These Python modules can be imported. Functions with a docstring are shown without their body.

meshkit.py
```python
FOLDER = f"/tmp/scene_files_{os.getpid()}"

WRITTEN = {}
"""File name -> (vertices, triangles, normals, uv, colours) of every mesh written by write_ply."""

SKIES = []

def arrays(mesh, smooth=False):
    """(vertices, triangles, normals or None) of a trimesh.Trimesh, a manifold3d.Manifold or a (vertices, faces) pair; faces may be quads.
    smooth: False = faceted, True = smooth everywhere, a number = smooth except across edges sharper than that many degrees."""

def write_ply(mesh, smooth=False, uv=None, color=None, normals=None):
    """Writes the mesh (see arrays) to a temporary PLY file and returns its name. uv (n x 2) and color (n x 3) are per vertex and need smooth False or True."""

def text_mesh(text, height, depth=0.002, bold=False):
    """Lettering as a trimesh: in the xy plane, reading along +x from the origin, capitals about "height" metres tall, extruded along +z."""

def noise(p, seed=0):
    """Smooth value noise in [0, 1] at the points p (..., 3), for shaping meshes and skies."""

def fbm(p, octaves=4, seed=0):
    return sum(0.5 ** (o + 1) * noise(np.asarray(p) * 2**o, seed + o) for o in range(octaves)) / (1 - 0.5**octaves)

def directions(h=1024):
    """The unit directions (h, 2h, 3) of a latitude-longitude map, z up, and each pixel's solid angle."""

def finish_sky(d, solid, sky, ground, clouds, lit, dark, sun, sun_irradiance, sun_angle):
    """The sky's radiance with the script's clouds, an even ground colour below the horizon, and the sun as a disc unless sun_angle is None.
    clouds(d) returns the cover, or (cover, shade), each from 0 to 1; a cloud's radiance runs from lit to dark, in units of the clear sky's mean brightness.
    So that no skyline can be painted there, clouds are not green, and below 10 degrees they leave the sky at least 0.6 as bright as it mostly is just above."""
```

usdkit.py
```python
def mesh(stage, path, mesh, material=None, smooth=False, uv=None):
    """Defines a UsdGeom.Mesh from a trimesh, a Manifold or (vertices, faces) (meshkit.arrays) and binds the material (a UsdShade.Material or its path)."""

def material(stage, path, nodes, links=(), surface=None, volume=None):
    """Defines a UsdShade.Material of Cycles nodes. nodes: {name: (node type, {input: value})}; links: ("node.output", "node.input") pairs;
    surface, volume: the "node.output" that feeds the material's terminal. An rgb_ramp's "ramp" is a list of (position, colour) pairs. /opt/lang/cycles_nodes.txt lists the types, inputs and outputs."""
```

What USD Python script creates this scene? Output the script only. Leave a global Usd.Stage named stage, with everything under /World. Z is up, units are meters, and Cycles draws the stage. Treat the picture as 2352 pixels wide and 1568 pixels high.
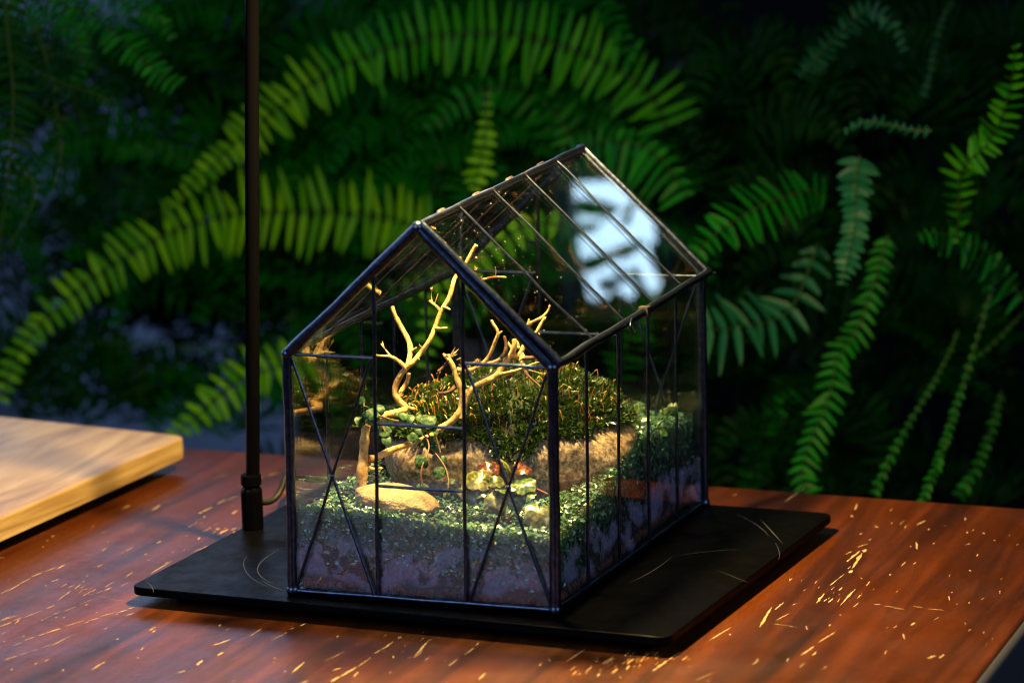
import math, random
import numpy as np, trimesh, usdkit
from meshkit import fbm, noise
from pxr import Usd, UsdGeom, UsdLux, UsdShade, Gf, Sdf
from scipy.interpolate import CubicSpline, RegularGridInterpolator
from scipy.spatial.transform import Rotation as R
from shapely.geometry import Polygon

stage = Usd.Stage.CreateInMemory()
UsdGeom.SetStageUpAxis(stage, 'Z'); UsdGeom.SetStageMetersPerUnit(stage, 1.0)
UsdGeom.Xform.Define(stage, '/World'); UsdGeom.Scope.Define(stage, '/World/Looks')
rng = np.random.default_rng(7); random.seed(7)

# ------------------------------------------------------------------ camera
CAM = np.array([0.741985, -1.717781, 0.563151]); FPX = 6533.0
ROT = R.from_euler('ZXZ', [0.373718, 1.377050, -0.020907])
cam = UsdGeom.Camera.Define(stage, '/World/camera')
m4 = np.eye(4); m4[:3, :3] = ROT.as_matrix(); m4[:3, 3] = CAM
cam.AddTransformOp().Set(Gf.Matrix4d(m4.T.tolist()))
cam.CreateHorizontalApertureAttr(36.0); cam.CreateVerticalApertureAttr(36.0 * 682 / 1024)
cam.CreateFocalLengthAttr(FPX / 2352 * 36); cam.CreateClippingRangeAttr(Gf.Vec2f(0.1, 100))
cam.CreateFStopAttr(5.3); cam.CreateFocusDistanceAttr(2.015); cam.CreateExposureAttr(0.0)
RIGHT, UP, FWD = ROT.apply([1, 0, 0]), ROT.apply([0, 1, 0]), ROT.apply([0, 0, -1])
def at(px, py, x=None, y=None, z=None):
    """where the sight line through a point of the photograph (2352 wide) meets the plane x=, y= or z="""
    r = ROT.apply([(px - 1176) / FPX, -(py - 784) / FPX, -1])
    i, v = (0, x) if x is not None else (1, y) if y is not None else (2, z)
    return CAM + (v - CAM[i]) / r[i] * r
def mpp(p): return float((np.asarray(p) - CAM) @ FWD) / FPX      # metres per photo pixel at p

# ------------------------------------------------------------------ lights
def look_rot(d):
    d = np.asarray(d, float) / np.linalg.norm(d); z = -d
    x = np.cross([0, 0, 1.0], z)
    x = np.array([1.0, 0, 0]) if np.linalg.norm(x) < 1e-6 else x / np.linalg.norm(x)
    y = np.cross(z, x); m = np.eye(4); m[:3, 0], m[:3, 1], m[:3, 2] = x, y, z
    return m
def rect_light(path, loc, aim, w, h, power, color):
    l = UsdLux.RectLight.Define(stage, path); m = look_rot(np.asarray(aim, float) - loc); m[:3, 3] = loc
    l.AddTransformOp().Set(Gf.Matrix4d(m.T.tolist()))
    l.CreateWidthAttr(w); l.CreateHeightAttr(h); l.CreateIntensityAttr(power); l.CreateColorAttr(Gf.Vec3f(*color)); l.CreateNormalizeAttr(False)
    return l
rect_light('/World/daylight', np.array([-.9, -2.3, 1.5]), (0, .1, .1), 1.7, 1.3, 7.0, (.38, .58, 1.0))
rect_light('/World/daylight_002', np.array([2.3, -.9, 1.3]), (0, .1, .1), 1.2, 1.0, 9.0, (.40, .6, 1.0))
rect_light('/World/daylight_001', np.array([-2.7, .6, .9]), (0, .8, .0), 1.8, 1.3, 4.2, (.36, .55, 1.0))

# ------------------------------------------------------------------ helpers
COUNT = {}
def path_for(parent, name):
    base = f'{parent}/{name}'; k = COUNT.get(base, 0); COUNT[base] = k + 1
    return base if k == 0 else f'{base}_{k:03d}'
ORIGIN = {}
def tag(prim, label=None, cat=None, group=None, kind=None):
    for k, v in (('label', label), ('category', cat), ('group', group), ('kind', kind)):
        if v: prim.SetCustomDataByKey(k, v)
    return prim
def thing(name, label, cat, loc=(0, 0, 0), group=None, kind=None):
    p = path_for('/World', name); x = UsdGeom.Xform.Define(stage, p); x.AddTranslateOp().Set(Gf.Vec3d(*map(float, loc)))
    ORIGIN[p] = np.asarray(loc, float); tag(x.GetPrim(), label, cat, group, kind)
    return p
def obj(name, mesh, mat, parent='/World', smooth=30, label=None, cat=None, group=None, kind=None):
    """one Mesh prim, its vertices given in world coordinates"""
    if isinstance(mesh, trimesh.Trimesh): mesh = (mesh.vertices, mesh.faces)
    p = path_for(parent, name); root = '/'.join(parent.split('/')[:3]); o = ORIGIN.get(root, np.zeros(3))
    u, fi = np.unique(np.asarray(mesh[1]).ravel(), return_inverse=True); mesh = (np.asarray(mesh[0], float)[u], fi.reshape(-1, 3))
    v = mesh[0] - o
    g = usdkit.mesh(stage, p, trimesh.Trimesh(v, np.asarray(mesh[1]), process=False), MATS[mat], smooth=smooth)
    ORIGIN.setdefault(p, o); tag(g.GetPrim(), label, cat, group, kind)
    return p
class MB:
    def __init__(s): s.v, s.f, s.n = [], [], 0
    def add(s, m):
        v, f = (m.vertices, m.faces) if isinstance(m, trimesh.Trimesh) else m
        s.v.append(np.asarray(v, float)); s.f.append(np.asarray(f, int) + s.n); s.n += len(v); return s
    def mesh(s): return np.vstack(s.v), np.vstack(s.f)
def tube(pts, rad, n=8, cap=True):
    pts = np.asarray(pts, float); N = len(pts); rad = np.broadcast_to(np.asarray(rad, float), (N,))
    t = np.gradient(pts, axis=0); t /= np.linalg.norm(t, axis=1, keepdims=True) + 1e-12
    u = np.cross(t[0], [0.3, 0.2, 0.93]); u /= np.linalg.norm(u); rings = []
    a = np.arange(n) / n * 2 * np.pi
    for i in range(N):
        u = u - t[i] * (u @ t[i]); u /= np.linalg.norm(u); w = np.cross(t[i], u)
        rings.append(pts[i] + rad[i] * (np.cos(a)[:, None] * u + np.sin(a)[:, None] * w))
    v = np.vstack(rings); f = []
    for i in range(N - 1):
        for k in range(n):
            p, q = i * n + k, i * n + (k + 1) % n
            f += [[p, q, q + n], [p, q + n, p + n]]
    if cap:
        v = np.vstack([v, pts[:1] - t[0] * rad[0] * .3, pts[-1:] + t[-1] * rad[-1] * .3])
        for k in range(n):
            f += [[len(v) - 2, (k + 1) % n, k], [len(v) - 1, (N - 1) * n + k, (N - 1) * n + (k + 1) % n]]
    return v, np.array(f)
def rod(a, b, r, n=10):
    a, b = np.asarray(a, float), np.asarray(b, float); k = 3 + int(np.linalg.norm(b - a) / .03); t = np.linspace(0, 1, k); w = rng.normal(0, .00022, (k, 3)); w[0] = w[-1] = 0
    return tube(spline(a + t[:, None] * (b - a) + w, 2 * k), r * (1 + rng.normal(0, .035, 2 * k)), n)
def spline(pts, n):
    pts = np.asarray(pts, float)
    if len(pts) == 2: return np.linspace(pts[0], pts[1], n)
    d = np.r_[0, np.cumsum(np.linalg.norm(np.diff(pts, axis=0), axis=1) ** .7)]
    return CubicSpline(d, pts)(np.linspace(0, d[-1], n))
def box(lo, hi):
    lo, hi = np.asarray(lo, float), np.asarray(hi, float)
    m = trimesh.creation.box(hi - lo); m.apply_translation((lo + hi) / 2); return m
def rounded_slab(poly, z0, z1, bev, r=.006):
    """a slab on a polygon with rounded corners and a chamfer round the top and the bottom"""
    P = Polygon(poly).buffer(-r).buffer(r, quad_segs=6); rings = []
    for z, b in ((z0, bev), (z0 + bev * .35, bev * .3), (z0 + bev, 0), (z1 - bev, 0), (z1 - bev * .35, bev * .3), (z1, bev)):
        c = np.array(P.exterior.coords)[:-1]; q = P.centroid; q = np.array([q.x, q.y]); d = c - q
        rings.append(np.c_[c - b * np.sign(d), np.full(len(c), z)])
    n = len(rings[0]); v = np.vstack(rings); f = []
    for i in range(len(rings) - 1):
        for k in range(n):
            a, b2 = i * n + k, i * n + (k + 1) % n; f += [[a, b2, b2 + n], [a, b2 + n, a + n]]
    for k in range(1, n - 1):
        f += [[0, k + 1, k], [(len(rings) - 1) * n, (len(rings) - 1) * n + k, (len(rings) - 1) * n + k + 1]]
    m = trimesh.Trimesh(v, f, process=False)
    if m.volume < 0: m.invert()
    return m

# ------------------------------------------------------------------ materials
MATS = {}
def mat(name, nodes, links=(), surface='p.BSDF'):
    MATS[name] = usdkit.material(stage, '/World/Looks/' + name, nodes, links, surface=surface)
POS = ('geometry', {})
def ramp(stops, interp=True): return ('rgb_ramp', {'ramp': stops, 'interpolate': interp})
def plain(name, c, rough=.5, metal=0., **k): mat(name, {'p': ('principled_bsdf', {'base_color': c, 'roughness': rough, 'metallic': metal, **k})})
plain('dark_wall', (.0025, .003, .003), .95, specular_ior_level=.05)
plain('black_rubber', (.004, .004, .004), .6, specular_ior_level=.2)
plain('white_shade', (.8, .8, .78), .6)
plain('window_frame', (.05, .05, .05), .5)
mat('pale_wall', {'g': POS, 'n': ('noise_texture', {'scale': 2.0, 'detail': 4}), 'r': ramp([(.3, (.06, .075, .11)), (.7, (.22, .25, .31))]), 'p': ('principled_bsdf', {'roughness': .8})},
    [('g.position', 'n.vector'), ('n.fac', 'r.fac'), ('r.color', 'p.base_color')])
mat('dark_floor', {'g': POS, 'n': ('noise_texture', {'scale': 3.0}), 'r': ramp([(.3, (.004, .0044, .005)), (.7, (.01, .011, .013))]), 'p': ('principled_bsdf', {'roughness': .9, 'specular_ior_level': .1})},
    [('g.position', 'n.vector'), ('n.fac', 'r.fac'), ('r.color', 'p.base_color')])
# reddish varnished table: streaks and wear run along y
mat('table_wood', {'g': POS, 'm': ('mapping', {'scale': (26, 1.6, 10)}), 'n': ('noise_texture', {'scale': 1.6, 'detail': 7, 'roughness': .62, 'distortion': .6}),
    'r': ramp([(.3, (.009, .002, .0004)), (.48, (.042, .0086, .0008)), (.72, (.09, .0195, .0017))]),
    'm2': ('mapping', {'scale': (520, 40, 40)}), 'n2': ('noise_texture', {'scale': 1.0, 'detail': 3, 'roughness': .6}),
    'n3': ('noise_texture', {'scale': 9.0, 'detail': 2}), 'a': ('math', {'math_type': 'multiply'}), 'k': ('math', {'math_type': 'greater_than', 'value2': .43}),
    'm4': ('mapping', {'scale': (1500, 90, 100)}), 'n4': ('noise_texture', {'scale': 1.0, 'detail': 2}), 'r4': ramp([(.35, (.55, .55, .55)), (.65, (1, 1, 1))]), 'mu': ('mix', {'mix_type': 'multiply', 'fac': .8}),
    'x': ('mix', {'color2': (.4, .22, .07)}), 'nr': ('noise_texture', {'scale': 14.0, 'detail': 5, 'roughness': .7}), 'rr': ('map_range', {'from_min': .3, 'from_max': .7, 'to_min': .3, 'to_max': .5}),
    'b': ('bump', {'strength': .35, 'distance': .0006}), 'p': ('principled_bsdf', {'specular_ior_level': .26})},
    [('g.position', 'm.vector'), ('m.vector', 'n.vector'), ('n.fac', 'r.fac'), ('g.position', 'm2.vector'), ('m2.vector', 'n2.vector'), ('g.position', 'n3.vector'), ('n2.fac', 'a.value1'), ('n3.fac', 'a.value2'), ('a.value', 'k.value1'),
     ('g.position', 'm4.vector'), ('m4.vector', 'n4.vector'), ('n4.fac', 'r4.fac'), ('r.color', 'mu.color1'), ('r4.color', 'mu.color2'), ('mu.color', 'x.color1'), ('k.value', 'x.fac'), ('x.color', 'p.base_color'),
     ('g.position', 'nr.vector'), ('nr.fac', 'rr.value'), ('rr.result', 'p.roughness'), ('n4.fac', 'b.height'), ('b.normal', 'p.normal')])
mat('bare_wood', {'g': POS, 'n': ('noise_texture', {'scale': 400.0}), 'r': ramp([(.3, (.2, .11, .035)), (.7, (.42, .29, .13))]), 'p': ('principled_bsdf', {'roughness': .6})},
    [('g.position', 'n.vector'), ('n.fac', 'r.fac'), ('r.color', 'p.base_color')])
mat('board_wood', {'g': POS, 'm': ('mapping', {'scale': (16, 2.2, 30), 'rotation': (0, 0, 0.1)}), 'n': ('noise_texture', {'scale': 2.0, 'detail': 6, 'roughness': .55, 'distortion': 1.2}),
    'r': ramp([(.32, (.1, .052, .014)), (.5, (.26, .175, .07)), (.68, (.36, .27, .125))]), 'p': ('principled_bsdf', {'roughness': .42})},
    [('g.position', 'm.vector'), ('m.vector', 'n.vector'), ('n.fac', 'r.fac'), ('r.color', 'p.base_color')])
mat('black_steel', {'g': POS, 'n': ('noise_texture', {'scale': 60.0, 'detail': 6, 'roughness': .7}), 'rr': ('map_range', {'from_min': .3, 'from_max': .7, 'to_min': .28, 'to_max': .5}),
    'n2': ('noise_texture', {'scale': 900.0, 'detail': 2}), 'r2': ramp([(.7, (.0009, .0009, .001)), (.78, (.02, .02, .02))]), 'p': ('principled_bsdf', {'specular_ior_level': .025})},
    [('g.position', 'n.vector'), ('n.fac', 'rr.value'), ('rr.result', 'p.roughness'), ('g.position', 'n2.vector'), ('n2.fac', 'r2.fac'), ('r2.color', 'p.base_color')])
plain('black_paint', (.001, .001, .0012), .12, specular_ior_level=.03)
plain('edge_band', (.03, .03, .034), .35)
plain('scratch', (.03, .03, .029), .5)
mat('lead_came', {'g': POS, 'n': ('noise_texture', {'scale': 260.0, 'detail': 4}), 'r': ramp([(.35, (.03, .042, .066)), (.7, (.07, .088, .12))]), 'b': ('bump', {'strength': .3, 'distance': .0006}),
    'p': ('principled_bsdf', {'metallic': 1.0, 'roughness': .32})}, [('g.position', 'n.vector'), ('n.fac', 'r.fac'), ('r.color', 'p.base_color'), ('n.fac', 'b.height'), ('b.normal', 'p.normal')])
mat('worn_came', {'g': POS, 'n': ('noise_texture', {'scale': 120.0, 'detail': 4}), 'r': ramp([(.35, (.035, .026, .02)), (.7, (.11, .08, .06))]),
    'p': ('principled_bsdf', {'metallic': .75, 'roughness': .42})}, [('g.position', 'n.vector'), ('n.fac', 'r.fac'), ('r.color', 'p.base_color')])
def glass(name, fog):
    """window glass: clear with a reflection that grows towards grazing; fog = node graph for the condensation on its lower part"""
    nodes = {'lw': ('layer_weight', {'blend': .5}), 'pw': ('math', {'math_type': 'power', 'value2': 5.0}), 'ma': ('math', {'math_type': 'multiply_add', 'value2': .95, 'value3': .045}),
             't': ('transparent_bsdf', {'color': (.97, .98, .975)}), 'gl': ('glossy_bsdf', {'color': (1, 1, 1), 'roughness': .0}), 'mix': ('mix_closure', {})}
    links = [('lw.facing', 'pw.value1'), ('pw.value', 'ma.value1'), ('ma.value', 'mix.fac'), ('t.transparent' if 0 else 't.BSDF', 'mix.closure1'), ('gl.BSDF', 'mix.closure2')]
    if not fog:
        nodes |= {'g': POS, 'n': ('noise_texture', {'scale': 620.0, 'detail': 0.0}), 'r': ramp([(.86, (0, 0, 0)), (.885, (.4, .4, .4))]), 'd': ('diffuse_bsdf', {'color': (.7, .7, .68)}), 'out': ('mix_closure', {})}
        links += [('g.position', 'n.vector'), ('n.fac', 'r.fac'), ('r.color', 'out.fac'), ('mix.closure', 'out.closure1'), ('d.BSDF', 'out.closure2')]
        return mat(name, nodes, links, 'out.closure')
    nodes |= {'g': POS, 's': ('separate_xyz', {}), 'n': ('noise_texture', {'scale': 26.0, 'detail': 2}), 'n2': ('noise_texture', {'scale': 62.0, 'detail': 4, 'roughness': .55, 'distortion': .4}), 'mp': ('mapping', {'scale': (1, 1, .8)}),
              'w1': ('math', {'math_type': 'multiply_add', 'value2': .05, 'value3': -.025}), 'zz': ('math', {'math_type': 'subtract'}), 'sx': ('math', {'math_type': 'multiply_add', 'value2': .17}), 'zu': ('math', {'math_type': 'subtract'}),
              'up': ('map_range', {'range_type': 'smoothstep', 'from_min': .100, 'from_max': .1035, 'to_min': fog, 'to_max': 0.0, 'clamp': True}),
              'lo': ('map_range', {'range_type': 'smoothstep', 'from_min': .053, 'from_max': .060, 'to_min': 1.0, 'to_max': 0.0, 'clamp': True}),
              'bo': ('map_range', {'range_type': 'smoothstep', 'from_min': .024, 'from_max': .031, 'to_min': 0.0, 'to_max': 1.0, 'clamp': True}),
              'n5': ('noise_texture', {'scale': 420.0, 'detail': 3}), 'r5': ramp([(.36, (.5, .5, .5)), (.64, (1, 1, 1))]), 'm5': ('math', {'math_type': 'multiply'}), 'bl': ramp([(.415, (0, 0, 0)), (.43, (1, 1, 1))]), 'm1': ('math', {'math_type': 'multiply'}), 'm2': ('math', {'math_type': 'multiply'}), 'm3': ('math', {'math_type': 'multiply', 'value2': .14}), 'mx': ('math', {'math_type': 'maximum'}),
              'inv': ('map_range', {'range_type': 'smoothstep', 'from_min': .066, 'from_max': .074, 'to_min': 0.0, 'to_max': 1.0, 'clamp': True}), 'hz': ('math', {'math_type': 'multiply_add', 'value2': -5.0, 'value3': .15}), 'nb': ('math', {'math_type': 'add'}), 'mu': ('math', {'math_type': 'multiply'}),
              'd': ('diffuse_bsdf', {'color': (.6, .5, .74)}), 'tl': ('translucent_bsdf', {'color': (.6, .58, .62)}), 'fm': ('mix_closure', {'fac': .22}), 'out': ('mix_closure', {})}
    links += [('g.position', 's.vector'), ('g.position', 'n.vector'), ('g.position', 'mp.vector'), ('mp.vector', 'n2.vector'), ('n.fac', 'w1.value1'), ('s.x', 'sx.value1'), ('s.z', 'sx.value3'), ('s.z', 'zz.value1'), ('w1.value', 'zz.value2'), ('sx.value', 'zu.value1'), ('w1.value', 'zu.value2'), ('zu.value', 'up.value'), ('zz.value', 'lo.value'), ('zz.value', 'bo.value'),
              ('g.position', 'n5.vector'), ('n5.fac', 'r5.fac'), ('bl.color', 'm5.value1'), ('r5.color', 'm5.value2'), ('m5.value', 'm1.value1'), ('lo.result', 'm1.value2'), ('m1.value', 'm2.value1'), ('bo.result', 'm2.value2'), ('m2.value', 'm3.value1'),
              ('zz.value', 'inv.value'), ('inv.result', 'mu.value1'), ('zz.value', 'hz.value1'), ('hz.value', 'nb.value1'), ('n2.fac', 'nb.value2'), ('nb.value', 'bl.fac'), ('up.result', 'mu.value2'), ('mu.value', 'mx.value1'), ('m3.value', 'mx.value2'),
              ('d.BSDF', 'fm.closure1'), ('tl.BSDF', 'fm.closure2'), ('mx.value', 'out.fac'), ('mix.closure', 'out.closure1'), ('fm.closure', 'out.closure2')]
    mat(name, nodes, links, 'out.closure')
glass('clear_glass', 0); glass('misted_glass', .02); glass('misted_side_glass', .002)
def leafy(name, stops, rough=.45, trans=.25, spec=.5, island=False, scale=0):
    src = ('geometry', {}) if island else ('object_info', {})
    nodes = {'i': src, 'r': ramp(stops), 'p': ('principled_bsdf', {'roughness': rough, 'specular_ior_level': spec}), 't': ('translucent_bsdf', {}), 'x': ('mix_closure', {'fac': trans})}
    mat(name, nodes, [('i.random_per_island' if island else 'i.random', 'r.fac'), ('r.color', 'p.base_color'), ('r.color', 't.color'), ('p.BSDF', 'x.closure1'), ('t.BSDF', 'x.closure2')], 'x.closure')
leafy('fern_green', [(0, (.0012, .042, .0015)), (1, (.003, .08, .0025))], spec=.06, trans=.2)
leafy('fern_lime', [(0, (.005, .085, .0006)), (1, (.022, .13, .001))], spec=.06, trans=.2)
leafy('fern_yellow', [(0, (.018, .1, .0004)), (1, (.06, .175, .0008))], spec=.06, trans=.25)
leafy('fern_teal', [(0, (.002, .035, .012)), (1, (.005, .05, .02))], rough=.45, spec=.08, trans=.1)
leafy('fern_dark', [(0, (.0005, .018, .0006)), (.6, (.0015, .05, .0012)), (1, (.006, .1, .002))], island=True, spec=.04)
plain('fern_stem', (.01, .026, .003), .6, specular_ior_level=.1)
leafy('moss', [(0, (.02, .045, .001)), (.3, (.2, .27, .003)), (.55, (.42, .52, .006)), (.75, (.75, .62, .02)), (1, (.55, .22, .015))], rough=.35, trans=.3, island=True, spec=.7)
leafy('chips', [(0, (.03, .1, .05)), (.4, (.1, .28, .14)), (.8, (.24, .44, .24)), (.93, (.4, .46, .26)), (1, (.45, .25, .05))], rough=.35, trans=.15, island=True, spec=.8)
mat('fig_leaf', {'g': POS, 'n': ('noise_texture', {'scale': 330.0, 'detail': 2}), 'r': ramp([(.36, (.006, .03, .01)), (.5, (.02, .065, .02)), (.64, (.09, .14, .05))]), 'p': ('principled_bsdf', {'roughness': .5, 'specular_ior_level': .2}), 't': ('translucent_bsdf', {}), 'x': ('mix_closure', {'fac': .2})},
    [('g.position', 'n.vector'), ('n.fac', 'r.fac'), ('r.color', 'p.base_color'), ('r.color', 't.color'), ('p.BSDF', 'x.closure1'), ('t.BSDF', 'x.closure2')], 'x.closure')
for nm_, st_ in (('begonia_leaf', [(.34, (.012, .025, .004)), (.5, (.055, .06, .01)), (.64, (.17, .15, .035))]), ('begonia_green', [(.34, (.008, .03, .006)), (.5, (.03, .07, .012)), (.64, (.13, .16, .04))]), ('begonia_red', [(.34, (.02, .005, .003)), (.5, (.07, .012, .004)), (.64, (.17, .07, .025))])):
    mat(nm_, {'g': POS, 'n': ('noise_texture', {'scale': 380.0, 'detail': 3}), 'r': ramp(st_), 'p': ('principled_bsdf', {'roughness': .35})}, [('g.position', 'n.vector'), ('n.fac', 'r.fac'), ('r.color', 'p.base_color')])
plain('moss_soil', (.012, .014, .004), .9)
plain('stalk', (.35, .1, .012), .5)
plain('stem_brown', (.14, .07, .02), .6)
leafy('capsule', [(0, (.25, .22, .02)), (1, (.5, .26, .03))], island=True, rough=.35)
def rough_mat(name, scale, stops, rough, bump, dist, detail=6, mapping=None):
    nodes = {'g': POS, 'n': ('noise_texture', {'scale': scale, 'detail': detail, 'roughness': .65}), 'r': ramp(stops), 'n2': ('noise_texture', {'scale': scale * 6, 'detail': 4}), 'b': ('bump', {'strength': bump, 'distance': dist}), 'p': ('principled_bsdf', {'roughness': rough})}
    links = [('g.position', 'n.vector'), ('g.position', 'n2.vector'), ('n.fac', 'r.fac'), ('r.color', 'p.base_color'), ('n2.fac', 'b.height'), ('b.normal', 'p.normal')]
    mat(name, nodes, links)
rough_mat('river_stone', 320, [(.36, (.035, .024, .014)), (.5, (.15, .1, .052)), (.62, (.33, .23, .115))], .5, .6, .0008)
rough_mat('tan_stone', 130, [(.3, (.1, .06, .02)), (.5, (.25, .17, .07)), (.7, (.4, .3, .14))], .55, .8, .0015)
rough_mat('driftwood', 230, [(.3, (.07, .02, .004)), (.4, (.3, .15, .035)), (.55, (.48, .3, .09)), (.7, (.58, .43, .19))], .55, .7, .001)
rough_mat('dark_bark', 200, [(.3, (.02, .008, .004)), (.7, (.1, .035, .015))], .8, .8, .001)
rough_mat('soil', 180, [(.3, (.003, .0018, .001)), (.7, (.018, .009, .005))], .75, 1., .002)
rough_mat('lava', 200, [(.3, (.03, .007, .004)), (.7, (.13, .032, .014))], .75, .8, .001)

# ------------------------------------------------------------------ setting: floor, walls, windows
obj('floor', box((-6, -3, -.80), (5, 4, -.75)), 'dark_floor', kind='structure')
obj('wall', box((-1.28, 2.45, -.75), (5, 2.55, 3)), 'dark_wall', kind='structure')
obj('wall', box((-6, 2.45, -.75), (-1.283, 2.55, 3)), 'pale_wall', kind='structure')
def window(loc, w, h, power, color, label):
    x, y, z = loc; t = thing('window', label, 'window', (x, y, z - h / 2))
    for lo, hi in (((x - w / 2 - .03, y - .02, z - h / 2 - .03), (x + w / 2 + .03, y + .02, z - h / 2)), ((x - w / 2 - .03, y - .02, z + h / 2), (x + w / 2 + .03, y + .02, z + h / 2 + .03)),
                   ((x - w / 2 - .03, y - .019, z - h / 2), (x - w / 2, y + .019, z + h / 2)), ((x + w / 2, y - .019, z - h / 2), (x + w / 2 + .03, y + .019, z + h / 2))):
        obj('frame', box(lo, hi), 'window_frame', t, smooth=False)
    l = rect_light(t + '/light', np.array([0, 0, h / 2]), (0, -5, h / 2), w, h, power, color)
window((-1.55, 2.30, .92), 1.5, .8, 4.2, (.45, .62, 1.0), 'wide bluish window in the pale wall behind the ferns at left')
window((.428, 2.40, 1.098), .185, .135, 5.0, (.5, .76, 1.0), 'small bright window behind the leaves at right')

# ------------------------------------------------------------------ table and board
yb0, yb1 = at(650, 1042, z=0), at(2352, 1165, z=0); slope = (yb1[1] - yb0[1]) / (yb1[0] - yb0[0])
xr0, xr1 = at(2240, 1566, z=0), at(2352, 1422, z=0); sx = (xr1[0] - xr0[0]) / (xr1[1] - xr0[1])
def yback(x): return yb0[1] + slope * (x - yb0[0])
def xright(y): return xr0[0] + sx * (y - xr0[1])
xc = xright(.42)
table = thing('table', 'reddish brown varnished wooden table with scratched top carrying the lamp and glass house', 'table', (0, 0, -.75))
obj('tabletop', rounded_slab([(-.95, -.36), (xright(-.36), -.36), (xc, yback(xc)), (-.95, yback(-.95))], -.035, 0, .005, .01), 'table_wood', table, smooth=40)
for lx, ly in ((-.85, -.28), (.25, -.28), (.25, .3), (-.85, .3)): obj('leg', box((lx - .03, ly - .03, -.75), (lx + .03, ly + .03, -.036)), 'table_wood', table, smooth=False)
ey0, ey1 = -.33, .40
obj('edge_band', MB().add(tube([(xright(y) + .0035, y, -.0035) for y in (ey0, 0, ey1)], .0042, 14)).add((np.array([(xright(y) + dx, y, z) for y in (ey0, ey1) for dx, z in ((.0004, -.004), (.0076, -.004), (.0076, -.06), (.0004, -.06))]), np.array([[0, 1, 5], [0, 5, 4], [1, 2, 6], [1, 6, 5], [2, 3, 7], [2, 7, 6], [3, 0, 4], [3, 4, 7], [0, 3, 2], [0, 2, 1], [4, 5, 6], [4, 6, 7]]))).mesh(), 'edge_band', table)
def flake(pts, w, h=.00025, seed=0):
    """an irregular sliver of bare wood lying in the varnish, along a line of photo points"""
    q = np.array([at(*p, z=0) for p in pts]); c = spline(q, max(6, len(q) * 5)) if len(q) > 2 else np.linspace(q[0], q[1], 10)
    t = np.gradient(c, axis=0); t /= np.linalg.norm(t, axis=1, keepdims=True); s = np.c_[-t[:, 1], t[:, 0], 0 * t[:, 0]]
    r = np.random.default_rng(seed); k = np.sin(np.linspace(.06, np.pi - .06, len(c))) ** .5
    a = c + s * (.6 * w * k * r.uniform(.2, 1.2, len(c)))[:, None]; b = c - s * (.6 * w * k * r.uniform(.35, 1.1, len(c)))[:, None]
    top = np.vstack([a, b]) + [0, 0, h]; n = len(c); v = np.vstack([top, top * [1, 1, 0] + [0, 0, -.001]]); f = []
    for i in range(n - 1):
        f += [[i, n + i, n + i + 1], [i, n + i + 1, i + 1]]
    return v, np.array(f)
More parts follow.
